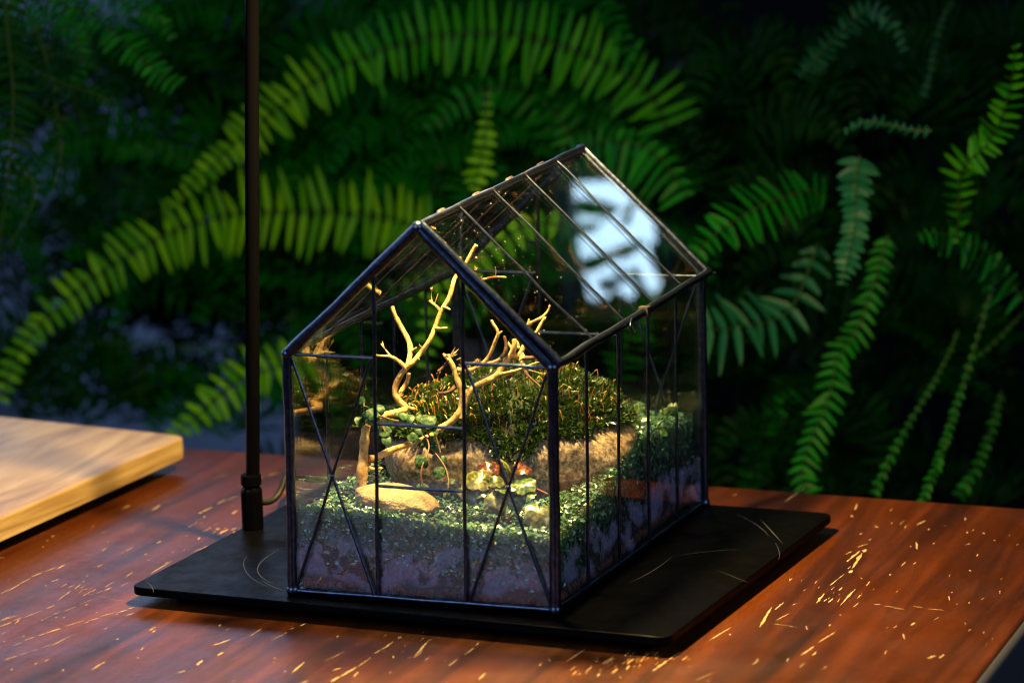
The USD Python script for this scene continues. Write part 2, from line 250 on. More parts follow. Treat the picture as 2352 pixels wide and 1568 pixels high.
FL = [([(740, 1580), (830, 1525), (920, 1462)], .0016), ([(950, 1510), (985, 1470)], .0013), ([(1030, 1530), (1100, 1478)], .0013), ([(1300, 1520), (1345, 1490)], .001), ([(1100, 1560), (1115, 1545)], .0012),
      ([(2008, 1389), (2080, 1396), (2170, 1403)], .0009), ([(1930, 1390), (1965, 1352)], .0016), ([(1945, 1290), (1975, 1265)], .0022), ([(1950, 1312), (1962, 1300), (1985, 1262)], .0026), ([(1875, 1385), (1893, 1363)], .002), ([(1990, 1345), (1998, 1335)], .001),
      ([(1905, 1345), (1960, 1300)], .001), ([(2130, 1512), (2150, 1505)], .002), ([(2008, 1208), (2018, 1212)], .0016), ([(1955, 1183), (1958, 1188)], .0016), ([(1775, 1432), (1830, 1440)], .0006),
      ([(1745, 1440), (1772, 1395)], .002), ([(1780, 1400), (1800, 1383)], .0014), ([(1630, 1470), (1680, 1440)], .0012), ([(1500, 1540), (1560, 1498)], .0014), ([(2070, 1300), (2080, 1290)], .0008),
      ([(0, 1365), (60, 1330), (130, 1302)], .0012), ([(0, 1438), (120, 1392), (200, 1330)], .001), ([(100, 1420), (210, 1378)], .0009), ([(30, 1480), (180, 1430), (320, 1392)], .0014), ([(10, 1515), (120, 1480)], .0008), ([(480, 1325), (520, 1300)], .0008),
      ([(330, 1357), (400, 1325), (530, 1265)], .0009), ([(345, 1318), (395, 1288)], .0009), ([(650, 1268), (740, 1226)], .0008), ([(455, 1180), (545, 1137)], .0012), ([(550, 1120), (640, 1085)], .001), ([(640, 1170), (720, 1128)], .001), ([(700, 1190), (780, 1160)], .0012),
      ([(200, 1368), (310, 1382)], .0005), ([(490, 1482), (530, 1468)], .0014), ([(620, 1470), (700, 1430)], .0012), ([(500, 1505), (512, 1498)], .0018), ([(410, 1545), (425, 1540)], .0016), ([(670, 1545), (700, 1520)], .0014), ([(1560, 1130), (1585, 1105)], .0016), ([(1800, 1155), (1850, 1120)], .0018), ([(1880, 1475), (1920, 1450)], .001)]
fm, fg = MB(), np.random.default_rng(21)
for x0, x1, y0, y1, n in ((-.62, -.2, -.3, .38, 190), (-.3, .42, -.34, -.04, 150), (.2, .4, -.1, .41, 85), (-.2, .3, .33, .42, 20)):
    for i in range(n):
        x, y = fg.uniform(x0, x1), fg.uniform(y0, y1)
        if -.2187 < x < .2 and -.018 < y < .32 or x > xright(y) - .01 or y > yback(x) - .01: continue
        l, w, a = .0008 + fg.exponential(.0026), fg.uniform(.00025, .0009), fg.normal(0, .22); k = 6; tt = np.linspace(-1, 1, k)
        c = np.c_[x + tt * l * math.sin(a), y + tt * l * math.cos(a), np.full(k, .0002)]; e = np.sqrt(np.maximum(0, 1.05 - tt ** 2))
        fm.add((np.vstack([c + np.c_[w * e * fg.uniform(.1, 1.5, k), 0 * e, 0 * e], c - np.c_[w * e * fg.uniform(.2, 1.2, k), 0 * e, 0 * e]]), np.array([q for i in range(k - 1) for q in ([i, k + i + 1, k + i], [i, i + 1, k + i + 1])])))
obj('fine_scratches', fm.mesh(), 'bare_wood', table, smooth=False, kind='stuff')
cut = []
for p, w in FL:                       # long scrapes break up into dashes that follow the grain
    p = np.array(p, float); d = np.r_[0, np.cumsum(np.linalg.norm(np.diff(p, axis=0), axis=1))]
    if d[-1] < 60: cut.append((p, w)); continue
    t = 0.
    while t < d[-1]:
        e = min(d[-1], t + fg.uniform(8, 46)); q = np.array([[np.interp(x, d, p[:, j]) for j in (0, 1)] for x in (t, e)]) + fg.normal(0, 1.6, 2)
        cut.append((q, w * fg.uniform(.5, 1.25))); t = e + fg.uniform(-4, 16)
for i, (p, w) in enumerate(cut): obj('bare_wood_scratch', flake(p, w, seed=i), 'bare_wood', table)
b1, b2, b0 = at(430, 1000, z=.030), at(0, 1190, z=.030), at(0, 955, z=.030)
db, dl = (b2 - b1), (b0 - b1); far = b1 + dl * 1.6
board = thing('wooden_board', 'thick pale wooden board with rounded corner lying at the left of the table', 'board', (*(b1 + (db + dl) * .5)[:2], 0))
obj('slab', rounded_slab([b1[:2], (b1 + dl * 1.7)[:2], (b1 + dl * 1.7 + db * 1.8)[:2], (b1 + db * 1.8)[:2]], .011, .030, .002, .012), 'board_wood', board, smooth=40)
for u, v in ((.25, .2), (1.3, .2), (.25, 1.5), (1.3, 1.5)):
    q = b1 + dl * u + db * v; obj('foot', tube([(q[0], q[1], 0), (q[0], q[1], .0112)], .012, 14), 'black_rubber', board)

# ------------------------------------------------------------------ desk lamp: plate, pole, cable and head
PZ = .0135
lamp = thing('table_lamp', 'black metal lamp with flat scratched base plate and thin upright pole', 'lamp', (-.2037, .1493, 0))
pl = [(-.2187, -.0167), (.1812, -.0195), (.2017, .3233), (-.2115, .318)]
obj('base_plate', rounded_slab(pl, .0075, PZ, .0008, .009), 'black_steel', lamp, smooth=40)
for q in ((-.185, .012), (.15, .012), (.17, .29), (-.18, .29)): obj('foot', tube([(*q, 0), (*q, .002), (*q, .0076)], [.011, .012, .012], 18), 'black_rubber', lamp)
bx, by = at(581, 1213, z=PZ)[:2]
s = mpp((bx, by, .05))
def zl(py): return at(581, py, y=by)[2]
def lathe(x, y, prof, n=24):
    a = np.arange(n) / n * 2 * np.pi; v = np.vstack([np.c_[x + r * np.cos(a), y + r * np.sin(a), np.full(n, z)] for r, z in prof]); f = []
    for i in range(len(prof) - 1):
        for k in range(n): p, q = i * n + k, i * n + (k + 1) % n; f += [[p, q, q + n], [p, q + n, p + n]]
    v = np.vstack([v, [[x, y, prof[0][1]], [x, y, prof[-1][1]]]]); e = (len(prof) - 1) * n
    for k in range(n): f += [[len(v) - 2, (k + 1) % n, k], [len(v) - 1, e + k, e + (k + 1) % n]]
    return v, np.array(f)
z1 = zl(1118); z2 = zl(1088)
obj('pole_socket', lathe(bx, by, [(.0079, PZ), (.0082, PZ + .001), (.0082, z1 - .004), (.0078, z1 - .0015), (.0066, z1), (.0066, z1 + .0012), (.0078, z1 + .0022), (.0078, z2 - .001), (.0066, z2)]), 'black_paint', lamp)
HX, HY, HZ = .015, .07, .50
ptop = at(578, 0, y=by); tl = (ptop[0] - bx) / (ptop[2] - PZ)
pole = [(bx + tl * (z - PZ), by, z) for z in (z2 - .004, .2, .40, .53)]
bx2 = bx + tl * .54
arc = [(bx2 + (HX - bx2) * (1 - math.cos(a)) * .35, by + (HY - by) * (1 - math.cos(a)) * .35, .54 + .045 * math.sin(a)) for a in np.linspace(.15, math.pi / 2, 8)]
obj('pole', tube(pole + arc + [(HX, HY, .585)], .0053, 20), 'black_paint', lamp, smooth=50)
obj('lamp_shade', lathe(HX, HY, [(.012, .592), (.016, .58), (.045, .545), (.062, HZ), (.060, HZ), (.043, .543), (.012, .575)], 32), 'black_paint', lamp)
obj('bulb_holder', lathe(HX, HY, [(.012, .572), (.012, HZ + .03), (.014, HZ + .022)], 20), 'white_shade', lamp)
dk = UsdLux.DiskLight.Define(stage, lamp + '/light'); dk.AddTranslateOp().Set(Gf.Vec3d(HX + .2037, HY - .1493, HZ + .006)); dk.CreateRadiusAttr(.028)
dk.CreateIntensityAttr(3000.0); dk.CreateColorAttr(Gf.Vec3f(1.0, .68, .24)); dk.CreateNormalizeAttr(False)
obj('cable', tube(spline([at(600, 1152, y=by + .002), at(622, 1150, y=by + .01), at(642, 1130, y=by + .02), at(660, 1085, y=by + .03), at(672, 1090, y=.22), at(690, 1098, y=.30), (-.18, .345, .006), (-.16, .40, .004)], 40), .0026, 10), 'black_rubber', lamp)
def plate_scratch(pts, w): 
    q = spline([at(*p, z=PZ) for p in pts], 24); t = np.gradient(q, axis=0); t /= np.linalg.norm(t, axis=1, keepdims=True); s = np.c_[-t[:, 1], t[:, 0], 0 * t[:, 0]]
    k = np.sin(np.linspace(.05, np.pi - .05, 24))[:, None] * w; v = np.vstack([q + s * k, q - s * k]) + [0, 0, .00015]
    return v, np.array([f for i in range(23) for f in ([i, 24 + i, 25 + i], [i, 25 + i, i + 1])])
for p, w in (([(655, 1255), (605, 1285), (592, 1312), (640, 1345)], .0004), ([(570, 1275), (560, 1300), (590, 1335), (630, 1350)], .00025), ([(600, 1330), (640, 1352), (664, 1358)], .0003), ([(330, 1330), (350, 1350), (352, 1362)], .0002), ([(1690, 1180), (1730, 1200), (1768, 1232)], .0004), ([(1745, 1190), (1765, 1212), (1798, 1248)], .0004),
             ([(1560, 1275), (1640, 1265), (1700, 1262)], .0003), ([(1440, 1340), (1500, 1310), (1545, 1275)], .0003), ([(1650, 1310), (1700, 1330), (1720, 1338)], .0002), ([(1780, 1245), (1790, 1270), (1788, 1285)], .0002)):
    obj('scratch', plate_scratch(p, w), 'scratch', lamp)

# ------------------------------------------------------------------ glass house
V = {k: np.array(v) for k, v in {'A': (-.0987, -.0005, .0167), 'B': (.0952, .0009, .0190), 'C': (.1005, .3167, .0158), 'Dl': (-.0969, .0009, .1838), 'E': (.0971, -.0018, .1852), 'F': (.0994, .3187, .1925), 'K': (-.1027, .3169, .1883), 'G': (.0035, -.0017, .275), 'H': (.0025, .3215, .2857)}.items()}
V['Bl'] = np.array([-.1017, .3165, .0158])
def L(a, b, t): return (1 - t) * V[a] + t * V[b]
house = thing('glass_house', 'small glass greenhouse terrarium with pitched roof and dark metal frame on black plate', 'terrarium', (0, .16, PZ))
RT, RB = .0035, .00115
for a, b in (('A', 'Dl'), ('B', 'E'), ('C', 'F'), ('Bl', 'K')): obj('corner_post', rod(V[a] - [0, 0, .002], V[b], RT if a != 'B' else .0038, 14), 'lead_came', house, smooth=50)
for a, b in (('A', 'B'), ('B', 'C'), ('C', 'Bl'), ('Bl', 'A')): obj('bottom_rail', rod(V[a], V[b], .0018), 'lead_came', house, smooth=50)
for a, b in (('Dl', 'K'), ('E', 'F')): obj('eave_rail', rod(V[a], V[b], .0028, 12), 'lead_came', house, smooth=50)
for a, b, r in (('Dl', 'G', .0042), ('E', 'G', .0036), ('K', 'H', .0028), ('F', 'H', .0024)): obj('gable_rail', rod(V[a], V[b], r, 14), 'lead_came', house, smooth=50)
obj('ridge_rail', rod(V['G'], V['H'], .0034, 14), 'worn_came', house, smooth=50)
for k in ('A', 'B', 'C', 'Dl', 'E', 'F', 'K', 'G', 'H'):
    mm = trimesh.creation.icosphere(2, .0045); mm.apply_translation(V[k]); obj('solder_joint', mm, 'lead_came', house, smooth=True)
def ends(front):
    a, b, d, e, g = ('A', 'B', 'Dl', 'E', 'G') if front else ('Bl', 'C', 'K', 'F', 'H')
    ap = V[g]
    def gab(t):      # point of the gable slope above bottom fraction t
        m = L(d, e, .5); k = (t / .5) if t <= .5 else (1 - t) / .5
        return (V[d] if t <= .5 else V[e]) * (1 - k) + ap * k
    for t in (1 / 3, 2 / 3): obj('glazing_bar', rod(L(a, b, t), gab(t), RB * 1.15), 'lead_came', house, smooth=50)
    for t0, t1 in ((0, 1 / 3), (2 / 3, 1)):
        obj('cross_bar', rod(L(d, e, t0), L(d, e, t1), RB), 'lead_came', house, smooth=50)
        o = np.array([0, -.0006 if front else .0006, 0])
        obj('diagonal_bar', rod(L(a, b, t0 + .012), L(d, e, t1 - .01), RB * .9), 'lead_came', house, smooth=50)
        obj('diagonal_bar', rod(L(a, b, t1 - .012) + o, L(d, e, t0 + .012) + o, RB * .9), 'lead_came', house, smooth=50)
        c = (L(a, b, (t0 + t1) / 2) + L(d, e, (t0 + t1) / 2)) / 2
        mm = trimesh.creation.icosphere(2, .0018); mm.apply_translation(c + o); obj('solder_joint', mm, 'lead_came', house, smooth=True)
    for k in (.73, .47):
        obj('cross_bar', rod(L(a, b, 1 / 3) * (1 - k) + L(d, e, 1 / 3) * k, L(a, b, 2 / 3) * (1 - k) + L(d, e, 2 / 3) * k, RB), 'lead_came', house, smooth=50)
    inn = np.array([0, .0022 if front else -.0022, 0])
    for t0, t1 in ((0, 1 / 3), (1 / 3, 2 / 3), (2 / 3, 1)):
        top = [gab(t1), gab(t0)] if t1 < .6 and t0 < .3 or t0 > .6 else [gab(t1), ap, gab(t0)]
        pane([L(a, b, t0), L(a, b, t1)] + top, inn, 'misted_glass' if front else 'misted_side_glass')
def pane(poly, inn, m, th=.0014):
    p = np.array(poly) + inn; n = np.cross(p[1] - p[0], p[2] - p[0]); n /= np.linalg.norm(n)
    c = p.mean(0); p = c + (p - c) * .997; k = len(p)
    v = np.vstack([p - n * th / 2, p + n * th / 2]); f = []
    for i in range(1, k - 1): f += [[0, i + 1, i], [k, k + i, k + i + 1]]
    for i in range(k): j = (i + 1) % k; f += [[i, j, k + j], [i, k + j, k + i]]
    obj('glass_pane', (v, np.array(f)), m, house if not pane.lid else pane.lid, smooth=False)
pane.lid = None
ends(True); ends(False)
for i in range(5):
    t0, t1 = i / 5, (i + 1) / 5
    for a, b, d, e, s in (('B', 'C', 'E', 'F', -1), ('A', 'Bl', 'Dl', 'K', 1)):
        if i: obj('glazing_bar', rod(L(a, b, t0), L(d, e, t0), RB), 'lead_came', house, smooth=50)
        pane([L(a, b, t0), L(a, b, t1), L(d, e, t1), L(d, e, t0)], np.array([s * .0022, 0, 0]), 'misted_side_glass')
    if i: obj('glazing_bar', rod(L('G', 'H', t0), L('Dl', 'K', t0), .0007, 6), 'worn_came', house, smooth=50)
    pane([L('Dl', 'K', t0), L('Dl', 'K', t1), L('G', 'H', t1), L('G', 'H', t0)], np.array([.001, 0, -.001]), 'clear_glass')
# the hinged lid: right roof slope, its own frame lying 6 mm above the house frame at the eave
nr = np.cross(V['E'] - V['G'], V['H'] - V['G']); nr /= np.linalg.norm(nr); nr = nr if nr[2] > 0 else -nr
lg, lh = V['G'] + nr * .0035, V['H'] + nr * .0035; le, lf = V['E'] + nr * .0068, V['F'] + nr * .0068
le = le + (le - lg) * .012; lf = lf + (lf - lh) * .012
lidb = MB().add(rod(lg, le, .0028, 12)).add(rod(lh, lf, .0024, 12)).add(rod(le, lf, .0030, 12)).add(rod(lg, lh, .0022, 12)).mesh()
lid = obj('lid', lidb, 'lead_came', house, smooth=50, label='hinged glazed right slope of the roof')
pane.lid = lid
for i in range(5):
    t0, t1 = i / 5, (i + 1) / 5; q = lambda a, b, t: (1 - t) * a + t * b
    if i:
        obj('glazing_bar', rod(q(lg, lh, t0) + nr * .001, q(le, lf, t0) + nr * .001, RB * .72), 'lead_came', lid, smooth=50)
        for e in (q(le, lf, t0), q(lg, lh, t0)):
            mm = trimesh.creation.icosphere(2, .0023); mm.apply_translation(e); obj('solder_joint', mm, 'worn_came', lid, smooth=True)
    pane([q(le, lf, t0), q(le, lf, t1), q(lg, lh, t1), q(lg, lh, t0)], nr * -.0006, 'clear_glass')
for t in (.14, .34, .54, .74):
    c = L('G', 'H', t) + np.array([-.0015, 0, .0025]); d = (V['H'] - V['G']); d /= np.linalg.norm(d)
    obj('hinge_knuckle', tube([c - d * .006, c - d * .004, c + d * .004, c + d * .006], [.0009, .0021, .0021, .0009], 12), 'worn_came', house, smooth=60)
cm = q(le, lf, .53)
obj('clasp_ring', tube(spline([at(1452, 731, x=cm[0] + .003), at(1449, 738, x=cm[0] + .004), at(1448, 750, x=cm[0] + .005), at(1452, 763, x=cm[0] + .005), at(1458, 767, x=cm[0] + .005), at(1461, 759, x=cm[0] + .005), at(1457, 746, x=cm[0] + .004), at(1452, 735, x=cm[0] + .003)], 36), .0007, 8), 'lead_came', lid, smooth=60)
obj('clasp_plate', box(cm - [.0034, .004, .0036], cm + [.0036, .004, .0034]), 'worn_came', lid, smooth=False)
obj('tail_wire', rod(lf, lf + (lf - le) / np.linalg.norm(lf - le) * .006 + np.array([.003, 0, -.002]), .0009, 6), 'worn_came', lid)
tray = [V['A'] + [.002, .002, 0], V['B'] + [-.002, .002, 0], V['C'] + [-.002, -.002, 0], V['Bl'] + [.002, -.002, 0]]
pane.lid = None
obj('bottom_sheet', (np.array(tray + [t + [0, 0, -.0012] for t in tray]), np.array([[0, 1, 2], [0, 2, 3], [4, 6, 5], [4, 7, 6], [0, 4, 5], [0, 5, 1], [1, 5, 6], [1, 6, 2], [2, 6, 7], [2, 7, 3], [3, 7, 4], [3, 4, 0]])), 'lead_came', house, smooth=False)

# ------------------------------------------------------------------ soil with its chips and stones
XS, YS = np.array([-.097, -.04, .03, .097]), np.array([0, .06, .12, .19, .25, .318])
HG = np.array([[.056, .055, .049, .046], [.060, .048, .042, .049], [.060, .042, .039, .060], [.066, .055, .056, .076], [.062, .06, .066, .070], [.06, .06, .064, .068]])
SOIL = RegularGridInterpolator((YS, XS), HG, bounds_error=False, fill_value=None)
def hz(x, y): return .018 + SOIL(np.stack([np.clip(y, 0, .318), np.clip(x, -.097, .097)], -1))
nx, ny = 60, 100; gx, gy = np.linspace(-.0935, .0915, nx), np.linspace(.0045, .3125, ny)
X, Y = np.meshgrid(gx, gy); Z = hz(X, Y) - .002 + .006 * (fbm(np.stack([X * 60, Y * 60, 0 * X], -1), 4, 3) - .5)
top = np.c_[X.ravel(), Y.ravel(), Z.ravel()]; f = [[j * nx + i, j * nx + i + 1, (j + 1) * nx + i + 1] for j in range(ny - 1) for i in range(nx - 1)] + [[j * nx + i, (j + 1) * nx + i + 1, (j + 1) * nx + i] for j in range(ny - 1) for i in range(nx - 1)]
bnd = [i for i in range(nx)] + [j * nx + nx - 1 for j in range(1, ny)] + [(ny - 1) * nx + i for i in range(nx - 2, -1, -1)] + [j * nx for j in range(ny - 2, 0, -1)]
nb = len(bnd); low = top[bnd].copy(); low[:, 2] = .0175; v = np.vstack([top, top[bnd], low]); o = len(top)
for i in range(nb): j = (i + 1) % nb; f += [[o + i, o + nb + i, o + nb + j], [o + i, o + nb + j, o + j]]
soil = thing('soil', 'dark layered soil bed inside the glass house, red grit below and green chips above', 'soil', (0, .16, .0175))
obj('soil_bed', (v, np.array(f)), 'soil', soil, smooth=False)
def pebble(c, r, seed, sub=2, sq=(1, 1, .8), amp=.35):
    m = trimesh.creation.icosphere(sub, 1.0); d = np.array(m.vertices)
    q = d * (1 + amp * (fbm(d * 1.3 + seed * 7.1, 2, seed) - .5)[:, None]) * r * np.array(sq)
    return R.random(random_state=seed).as_matrix().dot(q.T).T + c, m.faces
k = 0
for x in np.arange(-.09, .09, .0062):
    obj('lava_stone', pebble((x + rng.uniform(-.001, .001), .0048, .0205 + rng.uniform(0, .0025)), rng.uniform(.0026, .004), k, 1), 'lava', soil, smooth=False); k += 1
for y in np.arange(.012, .31, .0085):
    obj('lava_stone', pebble((.0905, y, .0205 + rng.uniform(0, .003)), rng.uniform(.0026, .0042), k, 1), 'lava', soil, smooth=False); k += 1
def leaflets(base, d, nrm, ln, wd):
    """many small bent diamonds: base (n,3), direction, normal, length, width"""
    s = np.cross(d, nrm); s /= np.linalg.norm(s, axis=1, keepdims=True) + 1e-9; ln, wd = ln[:, None], wd[:, None]
    mid = base + d * ln * .5 + nrm * ln * .1
    v = np.stack([base, mid + s * wd, base + d * ln, mid - s * wd], 1).reshape(-1, 3); n = len(base)
    i = np.arange(n)[:, None] * 4
    return v, np.vstack([i + [0, 1, 2], i + [0, 2, 3]])
def unit(a): return a / (np.linalg.norm(a, axis=-1, keepdims=True) + 1e-12)
def chips(n, xr, yr, dz, size, mode):
    x, y = rng.uniform(*xr, n), rng.uniform(*yr, n); z = hz(x, y) + dz(n)
    if mode == 'front': d = unit(np.c_[rng.normal(0, 1, n), rng.normal(0, .15, n), rng.normal(0, 1, n)]); nm = unit(np.c_[rng.normal(0, .3, n), -np.ones(n), rng.normal(.1, .3, n)])
    elif mode == 'side': d = unit(np.c_[rng.normal(0, .15, n), rng.normal(0, .7, n), rng.normal(0, 1, n)]); nm = unit(np.c_[np.ones(n), rng.normal(0, .3, n), rng.normal(.1, .3, n)])
    else: d = unit(np.c_[rng.normal(0, 1, n), rng.normal(0, 1, n), rng.normal(.1, .35, n)]); nm = unit(np.c_[rng.normal(0, .4, n), rng.normal(0, .4, n), np.ones(n)])
    return leaflets(np.c_[x, y, z], d, nm, rng.uniform(.6, 1.3, n) * size, rng.uniform(.25, .5, n) * size)
cm_ = MB()
cm_.add(chips(6500, (-.092, .09), (.0031, .0044), lambda n: -np.abs(rng.normal(0, .012, n)) + .001, .0036, 'front'))
cm_.add(chips(260, (-.092, .09), (.0032, .0042), lambda n: -rng.uniform(.012, .034, n), .0036, 'front'))
cm_.add(chips(3200, (.0918, .0928), (.004, .312), lambda n: -np.abs(rng.normal(0, .017, n)) + .001, .0036, 'side'))
cm_.add(chips(13000, (-.092, .09), (.006, .31), lambda n: rng.uniform(-.001, .0025, n), .0036, 'top'))
obj('moss_chips', cm_.mesh(), 'chips', soil, smooth=False, kind='stuff')

# ------------------------------------------------------------------ stones and moss
SC = at(1180, 1036, y=.17); SA = np.array([.0935, .062, .0395]); ax1 = unit(np.array([RIGHT[0], RIGHT[1], 0])); ax2 = np.cross([0, 0, 1], ax1)
def stone_surf(d, grow=0.):
    e = np.sign(d) * np.abs(d) ** .8
    e = e * (1 + .16 * (fbm(d * 1.7 + 5, 3, 11) - .5))[:, None]
    q = e * (SA + grow)
    return SC + q[:, :1] * ax1 + q[:, 1:2] * ax2 + q[:, 2:] * np.array([0, 0, 1.])
ms = trimesh.creation.icosphere(5, 1.0)
pv = stone_surf(np.array(ms.vertices)); pv += 0.0009 * (fbm(pv * 300, 3, 2) - .5)[:, None] * np.array(ms.vertices)
obj('river_stone', (pv, ms.faces), 'river_stone', smooth=True, label='large rounded brown stone capped with green moss inside the glass house', cat='stone')
d = unit(rng.normal(0, 1, (60000, 3))); d = d[d[:, 2] > -.1]
edge = .42 + .8 * (fbm(d * 3 + 3, 4, 5) - .5) + .06 * d[:, 0] - .12 * d[:, 1] - .32 * np.exp(-((d[:, 0] + .02) / .16) ** 2); d = d[d[:, 2] > edge]
cap = np.array(ms.vertices); cz = .46 + .8 * (fbm(cap * 3 + 3, 4, 5) - .5) + .06 * cap[:, 0] - .12 * cap[:, 1] - .32 * np.exp(-((cap[:, 0] + .02) / .16) ** 2)
keep = (cap[:, 2] > cz)[ms.faces].all(1); cv = stone_surf(cap, .002); cv[:, 2] += np.clip((cap[:, 2] - cz) * 2, 0, 1) * .012 * (.25 + 1.4 * fbm(cap * 5, 3, 8)) * (1 + .7 * cap[:, 0] + .8 * cap[:, 1])
moss = thing('moss', 'bright green moss cushion with orange spore stalks growing over the brown stone', 'moss', tuple(SC + [0, 0, .03]), kind='stuff')
obj('cushion', (cv, ms.faces[keep]), 'moss_soil', moss, smooth=True)
def mossp(d):
    p = stone_surf(d, .002); e = .46 + .8 * (fbm(d * 3 + 3, 4, 5) - .5) + .06 * d[:, 0] - .12 * d[:, 1] - .32 * np.exp(-((d[:, 0] + .02) / .16) ** 2)
    p[:, 2] += np.clip((d[:, 2] - e) * 2, 0, 1) * .012 * (.25 + 1.4 * fbm(d * 5, 3, 8)) * (1 + .7 * d[:, 0] + .8 * d[:, 1]); return p
bp = mossp(d); nrm = unit(unit(bp - SC) * [1, 1, 1.6]); n = len(bp)
dr = unit(nrm * .42 + rng.normal(0, .6, (n, 3)) + [0, -.1, .12]); side = unit(nrm * .8 + rng.normal(0, .45, (n, 3)) + [0, -.2, .3])
obj('moss_leaves', leaflets(bp, dr, side, rng.uniform(.0025, .0075, n), rng.uniform(.0005, .0013, n)), 'moss', moss, smooth=False)
d2 = unit(rng.normal(0, 1, (2600, 3))); d2 = d2[(d2[:, 2] > .55)]; d2 = d2[fbm(d2 * 4, 2, 9) > .46][:230]
sm, cpm = MB(), MB()
for q, p in zip(d2, mossp(d2)):
    h = rng.uniform(.005, .014); b = rng.normal(0, .25, 3); b[2] = 1; b = unit(b)
    tip = p + b * h; mid = p + np.array([0, 0, h * .55]) + b * .1 * h; hook = tip + np.array([rng.normal(0, .0012), rng.normal(0, .0012), -.0012])
    sm.add(tube(spline([p, mid, tip], 5),   .00017, 3, False))
    cpm.add(tube([tip, tip + (hook - tip) * .4, hook + (hook - tip) * .4], [.0002, .0005, .0002], 5))
obj('spore_stalks', sm.mesh(), 'stalk', moss, smooth=False, kind='stuff'); obj('spore_capsules', cpm.mesh(), 'capsule', moss, kind='stuff')
tc = at(912, 1150, y=.045); ti = trimesh.creation.icosphere(4, 1.0); td = np.array(ti.vertices)
tv = td * (1 + .2 * (fbm(td * 2, 3, 4) - .5))[:, None] * [.03, .02, .011]
obj('tan_stone', (R.from_euler('zy', [12, 8], degrees=True).apply(tv) + tc, ti.faces), 'tan_stone', smooth=True, label='flat tan stone in front of the pale upright branch', cat='stone')

# ------------------------------------------------------------------ driftwood
def branch(pts, r0, r1, seed=0, knots=.22, n=None, taper=.8):
    """pts: (photo x, photo y, depth y); radii in photo pixels"""
    q = np.array([at(a, b, y=c) for a, b, c in pts]); n = n or max(8, 6 * len(q)); c = spline(q, n); t = np.linspace(0, 1, n)
    r = (r0 + (r1 - r0) * t ** taper) * mpp(q[0]); r = r * (1 + knots * 2 * (fbm(np.c_[t * 9 + seed * 3, t * 0 + seed, t * 0], 3, seed) - .5))
    return tube(c, np.maximum(r, .0003), 10)
def frayed(c, d, k, ln, seed):
    g = np.random.default_rng(seed); m = MB()
    for i in range(k):
        e = unit(np.asarray(d) + g.normal(0, .35, 3)); l = ln * g.uniform(.5, 1.1); m.add(tube([c, c + e * l * .6, c + e * l], [.0008, .0005, .0001], 4))
    return m.mesh()
W = thing('driftwood', 'tall pale forked driftwood standing at the left inside the glass house', 'driftwood', tuple(at(830, 1140, y=.05)))
obj('trunk', branch([(828, 1146, .05), (832, 1085, .05), (836, 1030, .055), (840, 978, .06)], 15, 10.5, 1), 'driftwood', W, smooth=60)
obj('trunk', branch([(846, 972, .062), (872, 958, .085), (905, 948, .11), (932, 936, .12), (919, 922, .12), (908, 904, .12), (910, 882, .12), (921, 860, .12), (932, 846, .12), (947, 833, .12), (965, 812, .125), (982, 789, .125), (998, 755, .13), (1015, 711, .135), (1033, 680, .14), (1044, 641, .145), (1055, 626, .15), (1069, 607, .15), (1080, 587, .15), (1094, 563, .15)], 9, 5, 2, n=120), 'driftwood', W, smooth=60)
W1B = [([(934, 846, .12), (919, 832, .118), (897, 819, .115), (878, 817, .112), (861, 815, .11)], 6, 2.5), ([(899, 820, .115), (888, 806, .115), (880, 796, .115)], 3, 1.2), ([(936, 842, .121), (942, 812, .13), (941, 790, .135), (928, 762, .14), (910, 729, .14), (901, 704, .14)], 7.5, 4.5),
       ([(941, 808, .13), (949, 803, .13), (957, 798, .13)], 3.5, 1.5), ([(922, 905, .121), (926, 892, .135), (935, 876, .14), (938, 858, .14)], 6, 4.5), ([(1012, 716, .135), (1002, 703, .135), (992, 695, .135), (986, 690, .135)], 4, 2.5), ([(993, 696, .135), (991, 680, .135), (992, 666, .135)], 2, .8), ([(997, 700, .135), (1002, 687, .135), (1006, 674, .135)], 2, .6),
       ([(1018, 705, .135), (1026, 707, .132), (1034, 711, .13)], 3.5, 2), ([(1050, 632, .147), (1077, 631, .145), (1100, 643, .14), (1120, 639, .14), (1137, 636, .14), (1163, 637, .14)], 3.8, 2.2), ([(1136, 637, .14), (1139, 625, .14), (1137, 612, .14)], 2, .8), ([(1097, 641, .14), (1093, 630, .14), (1091, 619, .14)], 2.4, .8), ([(1100, 642, .14), (1108, 634, .14)], 1.2, .4), ([(1066, 607, .15), (1059, 600, .15), (1057, 590, .15)], 4, 2.5),
       ([(973, 800, .125), (966, 795, .125), (963, 790, .125)], 2, .8), ([(1000, 752, .13), (1012, 754, .125), (1027, 752, .125)], 3.2, 1.8), ([(958, 822, .122), (964, 826, .12)], 2, 1), ([(845, 1052, .055), (868, 1048, .06), (900, 1033, .065), (945, 1018, .075), (975, 1006, .085), (1003, 994, .095)], 8, 5.5), ([(846, 1072, .053), (862, 1078, .052), (876, 1074, .05)], 5, 3), ([(932, 936, .12), (946, 938, .122), (958, 943, .124)], 6, 4)]
for i, (p, a, b) in enumerate(W1B): obj('branch', branch(p, a, b, 10 + i), 'driftwood', W, smooth=60)
for c, dd, k2, s in ((at(880, 796, y=.115), (-.4, 0, 1), 4, 1), (at(1092, 620, y=.14), (.1, 0, 1), 4, 2), (at(992, 667, y=.135), (0, 0, 1), 3, 3)): obj('splinters', frayed(c, dd, k2, .004, s), 'driftwood', W)
W2 = thing('driftwood', 'low spreading driftwood with splintered tips leaning over the mossy stone', 'driftwood', tuple(at(1005, 988, y=.1)))
